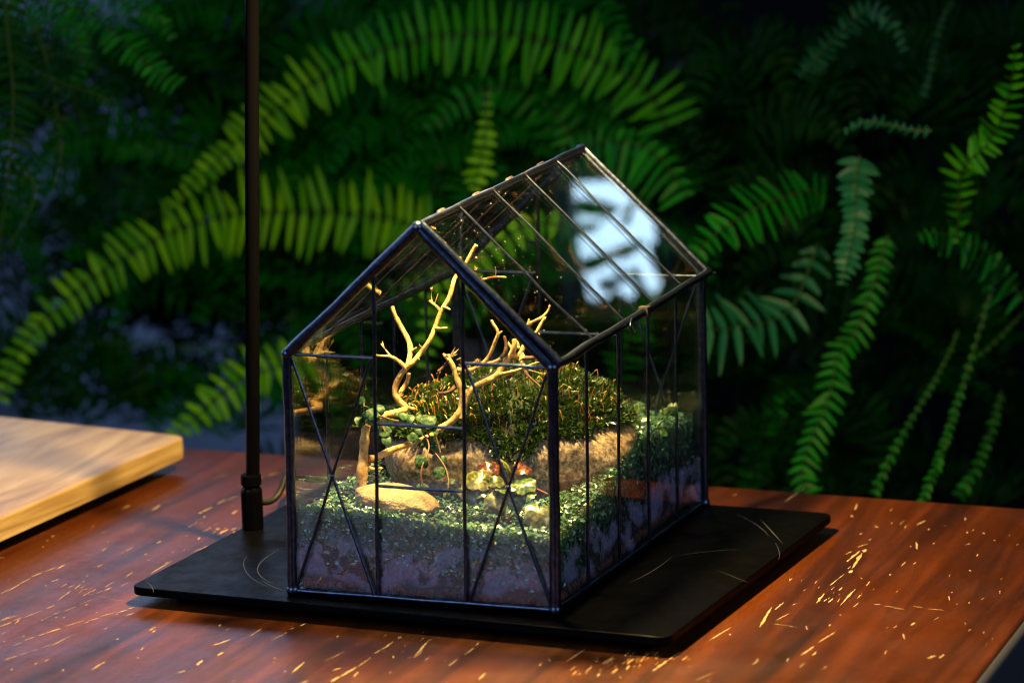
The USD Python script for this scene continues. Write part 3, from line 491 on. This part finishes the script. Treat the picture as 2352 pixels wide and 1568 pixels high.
obj('trunk', branch([(1000, 992, .097), (1024, 976, .1), (1043, 962, .102), (1057, 942, .104), (1061, 916, .105), (1057, 889, .105), (1049, 867, .105), (1042, 845, .105), (1035, 830, .105), (1028, 815, .105)], 9, 6, 31, n=60), 'driftwood', W2, smooth=60)
W2B = [([(1060, 960, .104), (1066, 930, .106), (1077, 902, .108), (1090, 887, .11), (1114, 876, .112), (1141, 861, .115), (1154, 841, .117), (1167, 823, .12), (1178, 806, .12), (1181, 779, .12)], 10.5, 6), ([(1058, 905, .106), (1068, 903, .107), (1078, 900, .108)], 8, 7), ([(1050, 848, .106), (1079, 850, .108), (1097, 843, .11), (1114, 830, .112), (1130, 803, .113), (1140, 778, .113), (1144, 765, .113), (1137, 750, .113), (1129, 735, .113)], 6.5, 3.5),
       ([(1143, 768, .113), (1149, 764, .113), (1153, 760, .113)], 3.2, 1.8), ([(1112, 833, .112), (1136, 830, .114), (1152, 820, .116)], 5, 4), ([(1035, 830, .105), (1026, 823, .103), (1018, 812, .102)], 5, 2.5), ([(1148, 860, .115), (1160, 857, .113), (1189, 850, .11), (1211, 841, .108), (1240, 831, .106)], 5, 2), ([(1205, 846, .109), (1228, 853, .107), (1250, 859, .106)], 2.5, .8), ([(1104, 870, .112), (1130, 858, .116), (1147, 846, .118)], 4, 3.5),
       ([(1176, 812, .12), (1190, 816, .122), (1200, 803, .124), (1206, 784, .126), (1213, 765, .128)], 6.5, 5), ([(1178, 806, .12), (1172, 795, .12), (1166, 789, .12)], 4, 2.5), ([(1198, 812, .123), (1200, 832, .12), (1206, 848, .118)], 6, 4.5), ([(1212, 768, .128), (1231, 763, .13), (1242, 745, .132), (1252, 730, .133)], 4.5, 3.5), ([(1210, 770, .128), (1206, 757, .128), (1212, 745, .13), (1229, 736, .132), (1244, 728, .134), (1257, 716, .136), (1262, 702, .137)], 4, 2.5), ([(1207, 750, .129), (1203, 740, .129)], 3, 2), ([(1214, 743, .13), (1215, 732, .13)], 3, 2), ([(1240, 748, .132), (1234, 760, .131), (1240, 768, .13)], 3, 1.6),
       ([(1190, 800, .124), (1188, 790, .124), (1183, 783, .124)], 5, 4), ([(1232, 733, .133), (1222, 742, .132), (1212, 752, .13)], 2.2, 2)]
for i, (p, a, b) in enumerate(W2B): obj('branch', branch(p, a, b, 50 + i), 'driftwood', W2, smooth=60)
for i, (p, a, b) in enumerate([([(1045, 888, .105), (1030, 900, .1), (1008, 903, .098)], 6, 3.5), ([(1028, 833, .105), (1018, 843, .103), (1006, 853, .1)], 4.5, 3), ([(1150, 821, .116), (1161, 806, .117), (1162, 790, .118), (1158, 772, .118)], 5.5, 3.5), ([(1206, 846, .118), (1211, 860, .116), (1223, 872, .115), (1242, 889, .113)], 4.5, 2), ([(1201, 820, .121), (1215, 822, .12), (1230, 820, .12)], 5.5, 4.5), ([(1165, 866, .114), (1175, 862, .113)], 4.5, 3)]):
    obj('dark_branch', branch(p, a, b, 80 + i), 'dark_bark', W2, smooth=60, label='dark barked twig' if i == 0 else None)
for c, dd, k2, l, s in ((at(1032, 822, y=.105), (.7, 0, .7), 8, .009, 1), (at(1100, 838, y=.11), (0, -.2, 1), 10, .0055, 2), (at(1244, 832, y=.106), (1, 0, .1), 5, .006, 3), (at(1250, 732, y=.133), (.4, 0, 1), 6, .003, 4), (at(1170, 792, y=.12), (-.3, 0, 1), 6, .003, 5), (at(1206, 820, y=.12), (-.6, -.3, .3), 7, .005, 6)): obj('splinters', frayed(c, dd, k2, l, s), 'driftwood', W2)

# ------------------------------------------------------------------ small plants inside
def leaf_blade(c, r, nrm, ang, aspect=.85, pleat=0., n=20, cup=.15, heart=0.):
    nrm = unit(np.asarray(nrm, float)); u = unit(np.cross(nrm, [0.13, .2, .97])); w = np.cross(nrm, u); a = np.arange(n) / n * 2 * np.pi
    rr = r * (1 + (.09 * np.sin(a * 7 + ang) if pleat else 0)) * (1 - heart * np.exp(-((a - np.pi) / .35) ** 2)) * (1 + .1 * np.cos(a))
    def ring(k, h): 
        x, y = rr * k * np.cos(a), rr * k * np.sin(a) * aspect; hh = h * r + pleat * r * k * np.where(np.arange(n) % 2, 1, -1)
        X, Y = x * math.cos(ang) - y * math.sin(ang), x * math.sin(ang) + y * math.cos(ang)
        return c + X[:, None] * u + Y[:, None] * w + (hh - .35 * rr * k * k * np.cos(a) ** 2)[:, None] * nrm
    v = np.vstack([[c - nrm * 0], ring(.5, cup * .5), ring(1, -cup * .2)]); f = []
    for i in range(n): j = (i + 1) % n; f += [[0, 1 + i, 1 + j], [1 + i, 1 + n + i, 1 + n + j], [1 + i, 1 + n + j, 1 + j]]
    return v, np.array(f)
TOCAM = -FWD
def leafy_plant(name, label, cat, base, leaves, stems, stem_mat, pleat, heart):
    t = thing(name, label, cat, tuple(base)); g = np.random.default_rng(len(leaves))
    for i, (px, py, r, yy, m, tilt) in enumerate(leaves):
        c = at(px, py, y=yy); nv = unit(TOCAM * (1 - tilt) + np.array([0, 0, 1]) * tilt + g.normal(0, .25, 3))
        obj('leaf', leaf_blade(c, r * (1.1 if pleat else 1.0) * mpp(c), nv, g.uniform(0, 6.28), .82, pleat, 20, .18, heart), m, t, smooth=60)
    for s in stems: obj('stem', tube(spline([at(a, b, y=c) for a, b, c in s], 14), .0006, 6), stem_mat, t)
leafy_plant('creeping_fig', 'creeping plant with small variegated round leaves trailing from the pale driftwood', 'plant', at(845, 965, y=.058),
    [(831, 920, 11, .058, 'fig_leaf', .3), (841, 934, 14, .056, 'fig_leaf', .6), (855, 950, 18, .052, 'fig_leaf', .3), (872, 942, 15, .06, 'fig_leaf', .2), (829, 970, 15, .056, 'fig_leaf', .1), (852, 967, 14, .052, 'fig_leaf', .7), (864, 960, 12, .056, 'fig_leaf', .4), (842, 950, 13, .058, 'fig_leaf', .5),
     (913, 957, 13, .07, 'fig_leaf', .1), (930, 951, 14, .072, 'fig_leaf', .5), (937, 964, 15, .07, 'fig_leaf', .3), (985, 961, 22, .078, 'fig_leaf', .5), (963, 958, 12, .078, 'fig_leaf', .3), (961, 984, 14, .074, 'fig_leaf', .3), (905, 980, 8, .066, 'fig_leaf', .3), (884, 990, 17, .06, 'fig_leaf', .5), (887, 1008, 14, .058, 'fig_leaf', .6), (947, 1003, 14, .066, 'fig_leaf', .4), (996, 986, 12, .078, 'fig_leaf', .4),
     (980, 1008, 13, .08, 'fig_leaf', .4), (996, 1006, 12, .082, 'fig_leaf', .3), (986, 1022, 13, .08, 'fig_leaf', .4), (998, 1024, 11, .08, 'fig_leaf', .3), (993, 1034, 12, .078, 'fig_leaf', .4), (968, 1064, 19, .06, 'fig_leaf', .5), (1006, 1086, 18, .066, 'fig_leaf', .3), (974, 1122, 17, .056, 'fig_leaf', .1), (1026, 1137, 10, .056, 'fig_leaf', .1), (1035, 1104, 14, .062, 'fig_leaf', .5), (1018, 1053, 10, .08, 'fig_leaf', .2)],
    [[(836, 925, .058), (842, 950, .056), (870, 955, .062), (905, 965, .068), (940, 970, .072), (975, 985, .076), (990, 1010, .08), (995, 1035, .079)], [(960, 985, .074), (985, 1030, .07), (972, 1064, .06), (974, 1120, .056)], [(990, 1030, .078), (1015, 1060, .074), (1030, 1100, .062), (1026, 1135, .056)], [(985, 965, .078), (1000, 1000, .082), (1012, 1040, .08)], [(884, 990, .06), (870, 968, .06), (855, 958, .056)]], 'stem_brown', 0., .35)
leafy_plant('begonia', 'small begonia with veined yellow green leaves and red young leaves beside the front glass', 'plant', at(1150, 1190, y=.05),
    [(1118, 1076, 22, .062, 'begonia_red', .5), (1142, 1074, 20, .058, 'begonia_red', .6), (1168, 1077, 26, .06, 'begonia_leaf', .4), (1206, 1078, 19, .06, 'begonia_red', .7), (1190, 1070, 13, .064, 'begonia_red', .5), (1103, 1101, 33, .05, 'begonia_leaf', .6), (1138, 1102, 22, .052, 'begonia_leaf', .5), (1204, 1112, 31, .048, 'begonia_green', .5), (1178, 1117, 19, .046, 'begonia_leaf', .5), (1150, 1125, 20, .046, 'begonia_green', .8), (1066, 1125, 21, .05, 'begonia_leaf', .3),
     (1085, 1140, 18, .046, 'begonia_green', .5), (1138, 1158, 31, .04, 'begonia_leaf', .3), (1236, 1178, 35, .036, 'begonia_leaf', .15), (1184, 1160, 20, .042, 'begonia_green', .2), (1170, 1150, 16, .044, 'begonia_leaf', .6), (1104, 1132, 16, .046, 'begonia_green', .7), (1213, 1140, 16, .044, 'begonia_green', .6)],
    [[(1160, 1210, .05), (1160, 1150, .05), (1170, 1090, .06)], [(1160, 1210, .05), (1140, 1140, .05), (1104, 1104, .05)], [(1160, 1210, .05), (1190, 1140, .05), (1206, 1114, .048)], [(1200, 1108, .05), (1228, 1120, .052), (1258, 1134, .056)], [(1160, 1210, .05), (1150, 1180, .044), (1138, 1160, .04)], [(1160, 1210, .05), (1200, 1170, .042), (1236, 1178, .036)]], 'stalk', .05, .4)
leafy_plant('sprout', 'little green sprout by the back right corner of the glass house', 'plant', at(1500, 985, y=.2), [(1545, 936, 15, .21, 'begonia_green', .3), (1537, 944, 12, .21, 'begonia_green', .2), (1520, 985, 14, .2, 'begonia_green', .5), (1484, 958, 16, .2, 'begonia_green', .4), (1470, 935, 14, .21, 'begonia_green', .2)], [[(1498, 992, .2), (1520, 968, .205), (1545, 945, .21)], [(1498, 992, .2), (1486, 965, .2)]], 'begonia_green', .04, .3)

# ------------------------------------------------------------------ ferns behind the table
def pinna(b, d, nrm, ln, wd, sag, n=6):
    s = np.linspace(0, 1, n + 1); k = np.interp(s, [0, .08, .3, .6, .85, 1], [.4, 1, .96, .78, .48, .05])
    c = b + np.outer(s, d) * ln + np.outer(s ** 2, [0, 0, -1]) * sag * ln; w = np.cross(d, nrm); w = w / (np.linalg.norm(w) + 1e-9)
    v = np.vstack([c + np.outer(k, w) * wd + nrm * wd * .25, c - nrm * wd * .1, c - np.outer(k, w) * wd + nrm * wd * .25]); m = n + 1; f = []
    for i in range(n): f += [[i, m + i, m + i + 1], [i, m + i + 1, i + 1], [m + i, 2 * m + i, 2 * m + i + 1], [m + i, 2 * m + i + 1, m + i + 1]]
    return v, np.array(f)
def frond_parts(P, half, step, lean, tilt, sag, wid, g, sides=(1, 1), n=6):
    """P rachis points from the foot to the tip in the world; half: (t, metres) profile of the leaflet length"""
    ln = np.linalg.norm(np.diff(P, axis=0), axis=1).sum(); c = spline(P, 60); T = unit(np.gradient(c, axis=0)); k = max(4, int(ln / step)); out = []
    nv0 = unit(TOCAM + np.array([0, 0, .35]))
    for j in range(k):
        t = (j + .6) / k; i = min(59, int(t * 59)); b = c[i] + (c[min(59, i + 1)] - c[i]) * (t * 59 - i); tg = T[i]
        s0 = unit(np.cross(nv0, tg)); s0 = R.from_rotvec(tg * tilt).apply(s0); nv = np.cross(tg, s0)
        for sgn, mul in ((1, sides[0]), (-1, sides[1])):
            L_ = np.interp(t, *zip(*half)) * mul * g.uniform(.78, 1.12)
            if L_ < .002: continue
            dd = unit(sgn * s0 * math.cos(lean) + tg * math.sin(lean) + g.normal(0, .1, 3) + nv * g.normal(0, .12))
            out.append(pinna(b, dd, unit(nv + g.normal(0, .24, 3)), L_, min(wid, L_ * .32) * g.uniform(.85, 1.1), sag * g.uniform(.5, 1.4), n))
    return tube(c, np.linspace(.0012, .0005, 60), 5), out
def fern(name_label, base, fronds, group=None):
    t = thing('fern', name_label, 'fern', tuple(base)); g = np.random.default_rng(abs(hash(name_label[:3])) % 1 + len(fronds) * 13)
    for fr in fronds:
        pts, (y0, y1), half, step, m = fr[:5]; o = {'lean': .25, 'tilt': 0., 'sag': .1, 'wid': None, 'sides': (1, 1), 'm2': m, 'from2': .6}; o.update(fr[5] if len(fr) > 5 else {})
        P = np.array([at(px, py, y=y0 + (y1 - y0) * i / (len(pts) - 1)) for i, (px, py) in enumerate(pts)]); sc = mpp(P[len(P) // 2])
        rach, pins = frond_parts(P, [(a, b * sc) for a, b in half], step * sc, o['lean'], o['tilt'], o['sag'], (o['wid'] or step * .35) * sc, g, o['sides'])
        q = obj('frond', rach, 'fern_stem', t, smooth=60)
        for k_, v in enumerate(pins): obj('leaflet', v, o['m2'] if k_ / len(pins) > o['from2'] else m, q, smooth=70)
fern('large fern with long arching yellow green fronds behind the lamp pole', at(1500, 900, y=1.0), [
    ([(1530, 300), (1471, 199), (1367, 137), (1264, 100), (1139, 77), (1015, 83), (890, 112), (787, 154), (683, 216), (620, 266), (558, 315), (500, 370), (440, 425), (385, 470)], (.95, .72), [(0, 85), (.3, 110), (.55, 98), (.72, 80), (.85, 50), (1, 14)], 25, 'fern_lime', {'lean': .12, 'sag': .02, 'm2': 'fern_yellow', 'from2': .62}),
    ([(1010, 560), (950, 520), (880, 500), (780, 490), (650, 488), (560, 490), (470, 508), (380, 540), (300, 585), (220, 635), (140, 700), (80, 760), (35, 830), (0, 925)], (.9, .66), [(0, 90), (.25, 118), (.5, 100), (.7, 66), (.85, 45), (1, 26)], 26, 'fern_yellow', {'lean': .15, 'sag': .05}),
    ([(720, 825), (660, 842), (600, 852), (540, 882), (480, 930), (420, 985), (380, 1012)], (.8, .66), [(0, 80), (.5, 72), (1, 18)], 26, 'fern_yellow', {'lean': .2, 'sag': .05}),
    ([(1125, 205), (1118, 250), (1116, 300), (1108, 350), (1098, 400), (1088, 440)], (.8, .78), [(0, 10), (.35, 22), (.8, 42), (1, 12)], 20, 'fern_yellow', {'lean': .1, 'wid': 9}),
    ([(1320, 330), (1250, 240), (1150, 200), (1060, 230), (980, 300)], (.95, .9), [(0, 60), (.5, 70), (1, 20)], 24, 'fern_green', {'lean': .2}),
    ([(800, 830), (640, 800), (480, 800), (330, 790), (180, 788)], (1.0, .85), [(0, 26), (.5, 22), (1, 8)], 22, 'fern_teal', {'lean': .3, 'tilt': .9})])
fern('deep green fern whose fronds cross behind the glass roof', at(1180, 900, y=.75), [
    ([(1290, 520), (1210, 520), (1140, 560), (1060, 620), (980, 650), (890, 668)], (.7, .62), [(0, 36), (.5, 52), (1, 22)], 30, 'fern_yellow', {'lean': .1, 'wid': 13}),
    ([(1010, 640), (1000, 700), (985, 770), (972, 850)], (.66, .62), [(0, 30), (.5, 42), (1, 16)], 30, 'fern_yellow', {'lean': .1, 'wid': 14}),
    ([(1290, 370), (1340, 340), (1400, 322), (1470, 332), (1530, 378), (1580, 455)], (.85, .8), [(0, 100), (.5, 112), (1, 60)], 27, 'fern_green', {'lean': .15, 'sides': (.45, 1.1), 'sag': .15}),
    ([(1220, 640), (1290, 560), (1340, 520), (1400, 480), (1450, 470)], (.8, .75), [(0, 60), (.5, 70), (1, 20)], 26, 'fern_green', {}),
    ([(1420, 900), (1440, 800), (1470, 720), (1520, 680)], (.8, .75), [(0, 50), (.5, 60), (1, 20)], 26, 'fern_green', {}),
    ([(1180, 700), (1120, 690), (1060, 720), (1010, 760)], (.75, .7), [(0, 40), (.5, 44), (1, 20)], 26, 'fern_green', {})])
fern('dim fern with stiff hooked fronds to the right of the glass house', at(1950, 1300, y=.85), [
    ([(1900, 452), (1852, 439), (1800, 454), (1742, 476), (1691, 505), (1639, 542), (1600, 585)], (.8, .66), [(0, 50), (.4, 84), (.75, 66), (1, 26)], 27, 'fern_green', {'lean': .2, 'sag': .05}),
    ([(1880, 560), (1850, 640), (1800, 725), (1745, 742), (1690, 752), (1615, 754)], (.82, .7), [(0, 40), (.5, 95), (1, 90)], 34, 'fern_teal', {'lean': .25, 'sag': .12, 'wid': 11}),
    ([(1975, 360), (1964, 440), (1962, 513), (1949, 586), (1934, 655)], (.7, .66), [(0, 60), (.3, 40), (.8, 34), (1, 12)], 17, 'fern_teal', {'lean': .25, 'wid': 12}),
    ([(2140, 300), (2064, 292), (2000, 280), (1940, 305)], (.72, .72), [(0, 20), (.5, 34), (1, 14)], 17, 'fern_teal', {'lean': .3, 'tilt': .5}),
    ([(2040, 540), (2020, 610), (1998, 681), (1962, 769), (1925, 827), (1903, 915), (1874, 988), (1845, 1076), (1860, 1135)], (.8, .68), [(0, 36), (.5, 52), (1, 44)], 22, 'fern_green', {'lean': .45, 'tilt': .35, 'wid': 7}),
    ([(1840, 180), (1866, 146), (1910, 95), (1969, 40), (2006, 24), (2050, 59), (2078, 118)], (.9, .85), [(0, 34), (.6, 36), (1, 12)], 20, 'fern_teal', {'lean': .35, 'tilt': .6}),
    ([(1720, 1130), (1740, 1040), (1770, 960), (1830, 900)], (.9, .8), [(0, 40), (.5, 44), (1, 20)], 26, 'fern_green', {'tilt': .5})])
fern('fern at the right edge with drooping crinkled fronds and long bare stalks', at(2250, 1350, y=.85), [
    ([(2180, 560), (2203, 476), (2211, 388), (2255, 344), (2291, 293), (2320, 205), (2332, 100)], (.8, .7), [(0, 20), (.4, 62), (.8, 44), (1, 14)], 24, 'fern_lime', {'lean': .5}),
    ([(2352, 690), (2306, 622), (2269, 579), (2211, 549), (2152, 535), (2105, 542)], (.8, .7), [(0, 60), (.4, 66), (.8, 46), (1, 20)], 24, 'fern_green', {'lean': .1, 'sides': (1.1, .45)}),
    ([(2300, 590), (2284, 644), (2225, 842), (2180, 980), (2152, 1062), (2118, 1155)], (.8, .66), [(0, 8), (.5, 16), (1, 22)], 20, 'fern_green', {'lean': .8}),
    ([(2200, 760), (2152, 864), (2079, 988), (2008, 1135)], (.82, .7), [(0, 8), (.5, 14), (1, 20)], 22, 'fern_green', {'lean': .8}),
    ([(2370, 700), (2330, 740), (2280, 790), (2230, 830)], (.9, .85), [(0, 8), (1, 10)], 22, 'fern_green', {'lean': .8}),
    ([(2300, 900), (2280, 980), (2250, 1060), (2200, 1140)], (.9, .8), [(0, 14), (1, 22)], 24, 'fern_green', {'lean': .6}),
    ([(2190, 0), (2160, 60), (2140, 140), (2120, 220)], (1., .95), [(0, 12), (1, 14)], 20, 'fern_teal', {'lean': .8})])
fern('dark crinkled fern hanging in from the upper left corner', at(-60, 300, y=.55), [
    ([(60, 0), (176, 20), (256, 70), (311, 120), (352, 160), (410, 200)], (.6, .55), [(0, 50), (.5, 52), (1, 30)], 22, 'fern_green', {'lean': .15, 'sag': .1}),
    ([(10, -30), (22, 120), (30, 250), (22, 360), (10, 480), (-10, 590)], (.5, .48), [(0, 60), (.5, 60), (1, 24)], 24, 'fern_dark', {'lean': .2, 'sag': .2}),
    ([(-10, 110), (80, 160), (150, 195), (215, 215), (268, 240)], (.52, .5), [(0, 44), (.6, 40), (1, 16)], 22, 'fern_dark', {'lean': .3, 'sag': .1}),
    ([(-20, -20), (60, 40), (130, 60), (200, 75)], (.6, .56), [(0, 46), (.5, 50), (1, 20)], 20, 'fern_green', {'lean': .3}),
    ([(80, 60), (110, 150), (130, 250), (140, 340), (120, 430)], (.56, .52), [(0, 26), (.5, 38), (1, 16)], 22, 'fern_dark', {'lean': .4}),
    ([(-20, 60), (60, 110), (150, 130), (230, 160)], (.58, .54), [(0, 40), (.5, 44), (1, 14)], 18, 'fern_dark', {'lean': .3, 'tilt': .5}), ([(140, -20), (170, 60), (185, 140), (170, 200)], (.6, .56), [(0, 40), (.5, 40), (1, 12)], 18, 'fern_green', {'lean': .3}),
    ([(-30, 200), (30, 230), (100, 260), (140, 300)], (.55, .52), [(0, 36), (.5, 40), (1, 12)], 18, 'fern_dark', {'lean': .3, 'tilt': -.4}), ([(230, -30), (290, 10), (340, 30), (400, 90)], (.62, .58), [(0, 40), (.5, 40), (1, 16)], 18, 'fern_green', {'lean': .2}),
    ([(-30, 330), (40, 380), (80, 430), (60, 500), (20, 570)], (.5, .48), [(0, 36), (.5, 34), (1, 16)], 22, 'fern_dark', {'lean': .3})])
fern('bluish fern at the top behind the lamp pole', at(640, 700, y=1.25), [
    ([(560, 130), (610, 80), (650, 40), (720, 10), (800, -10)], (1.1, 1.0), [(0, 50), (.5, 60), (1, 30)], 26, 'fern_teal', {'lean': .3, 'wid': 12}),
    ([(480, 330), (420, 240), (430, 140), (500, 80), (590, 60)], (1.15, 1.05), [(0, 60), (.5, 80), (1, 40)], 26, 'fern_green', {}),
    ([(500, 420), (420, 360), (330, 345), (260, 360)], (.95, .85), [(0, 40), (.5, 36), (1, 14)], 24, 'fern_green', {'lean': .3}),
    ([(700, 760), (660, 680), (700, 640), (760, 630)], (1., .95), [(0, 30), (.5, 40), (1, 18)], 22, 'fern_teal', {})])
# far dark fern growth, which reads as one mass
def far_mass(spec, seed):
    g = np.random.default_rng(seed); m = MB()
    for x0, x1, ya, yb, n, ylo, yhi in spec:
        for i in range(n):
            px, py = g.uniform(x0, x1), g.uniform(ya, yb); yy = g.uniform(ylo, yhi); dx = g.choice([-1, 1]) * g.uniform(120, 330); dy = g.uniform(60, 260)
            pts = [(px, py), (px + dx * .3, py - dy * .6), (px + dx * .65, py - dy * .65), (px + dx, py - dy * .1 + g.uniform(-60, 80))]
            P = np.array([at(a, b, y=yy - .1 * k / 3) for k, (a, b) in enumerate(pts)]); sc = mpp(P[1])
            ra, pins = frond_parts(P, [(0, 60 * sc), (.4, 95 * sc), (1, 18 * sc)], 24 * sc, .25, g.uniform(-.7, .7), .15, 9 * sc, g, n=3)
            m.add(ra)
            for v in pins: m.add(v)
    return m.mesh()
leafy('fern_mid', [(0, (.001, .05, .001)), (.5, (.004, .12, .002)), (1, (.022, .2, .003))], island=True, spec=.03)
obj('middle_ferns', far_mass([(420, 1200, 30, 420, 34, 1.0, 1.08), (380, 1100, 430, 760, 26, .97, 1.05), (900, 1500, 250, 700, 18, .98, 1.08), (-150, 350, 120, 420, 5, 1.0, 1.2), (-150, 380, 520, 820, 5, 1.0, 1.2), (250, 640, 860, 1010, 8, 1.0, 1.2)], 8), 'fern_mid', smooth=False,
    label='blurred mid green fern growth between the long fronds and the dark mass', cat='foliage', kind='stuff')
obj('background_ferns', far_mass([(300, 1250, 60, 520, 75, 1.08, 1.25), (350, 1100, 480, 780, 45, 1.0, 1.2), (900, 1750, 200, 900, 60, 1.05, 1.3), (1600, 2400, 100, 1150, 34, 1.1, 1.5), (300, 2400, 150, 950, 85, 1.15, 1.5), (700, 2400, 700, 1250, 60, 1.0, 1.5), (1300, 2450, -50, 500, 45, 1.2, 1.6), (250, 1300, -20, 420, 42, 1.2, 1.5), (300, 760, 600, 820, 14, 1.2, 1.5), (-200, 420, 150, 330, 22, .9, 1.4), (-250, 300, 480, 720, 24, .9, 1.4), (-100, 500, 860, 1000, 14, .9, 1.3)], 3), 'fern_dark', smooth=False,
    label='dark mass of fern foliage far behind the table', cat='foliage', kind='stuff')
# leaves in front of the small window, above the picture
hang = thing('hanging_fern', 'hanging fern in front of the small bright window above the picture', 'fern', (.6, 2.2, 1.5)); g = np.random.default_rng(4)

def seen_in_roof(px, py, y):
    d = unit(ROT.apply([(px - 1176) / FPX, -(py - 784) / FPX, -1])); p = CAM + d * ((lg - CAM) @ nr) / (d @ nr); r = d - 2 * (d @ nr) * nr
    return p + r * (y - p[1]) / r[1]
obj('stem', tube(spline([(.62, 2.3, 1.45), (.50, 2.31, 1.28), (.40, 2.32, 1.12), (.34, 2.32, .98)], 20), .002, 6), 'fern_stem', hang)
for a, b, w in (((1300, 556), (1400, 524), 22), ((1380, 532), (1455, 504), 20), ((1468, 508), (1488, 600), 17), ((1460, 395), (1545, 500), 26), ((1290, 415), (1400, 430), 26), ((1290, 470), (1352, 462), 18), ((1372, 612), (1430, 720), 26), ((1435, 606), (1478, 720), 28), ((1480, 610), (1545, 700), 30),
                ((1340, 600), (1402, 588), 20), ((1420, 560), (1448, 640), 16), ((1380, 560), (1420, 600), 9), ((1540, 500), (1530, 620), 12), ((1290, 620), (1350, 720), 26), ((1295, 570), (1318, 640), 12), ((1400, 470), (1440, 400), 12)):
    A, B = seen_in_roof(*a, 2.31), seen_in_roof(*b, 2.33); sc = 4.25 / FPX
    obj('leaflet', pinna(A, unit(B - A), unit(np.array([.1, -1, -.3]) + g.normal(0, .1, 3)), np.linalg.norm(B - A), w * sc * .9, 0), 'fern_green', hang, smooth=70)
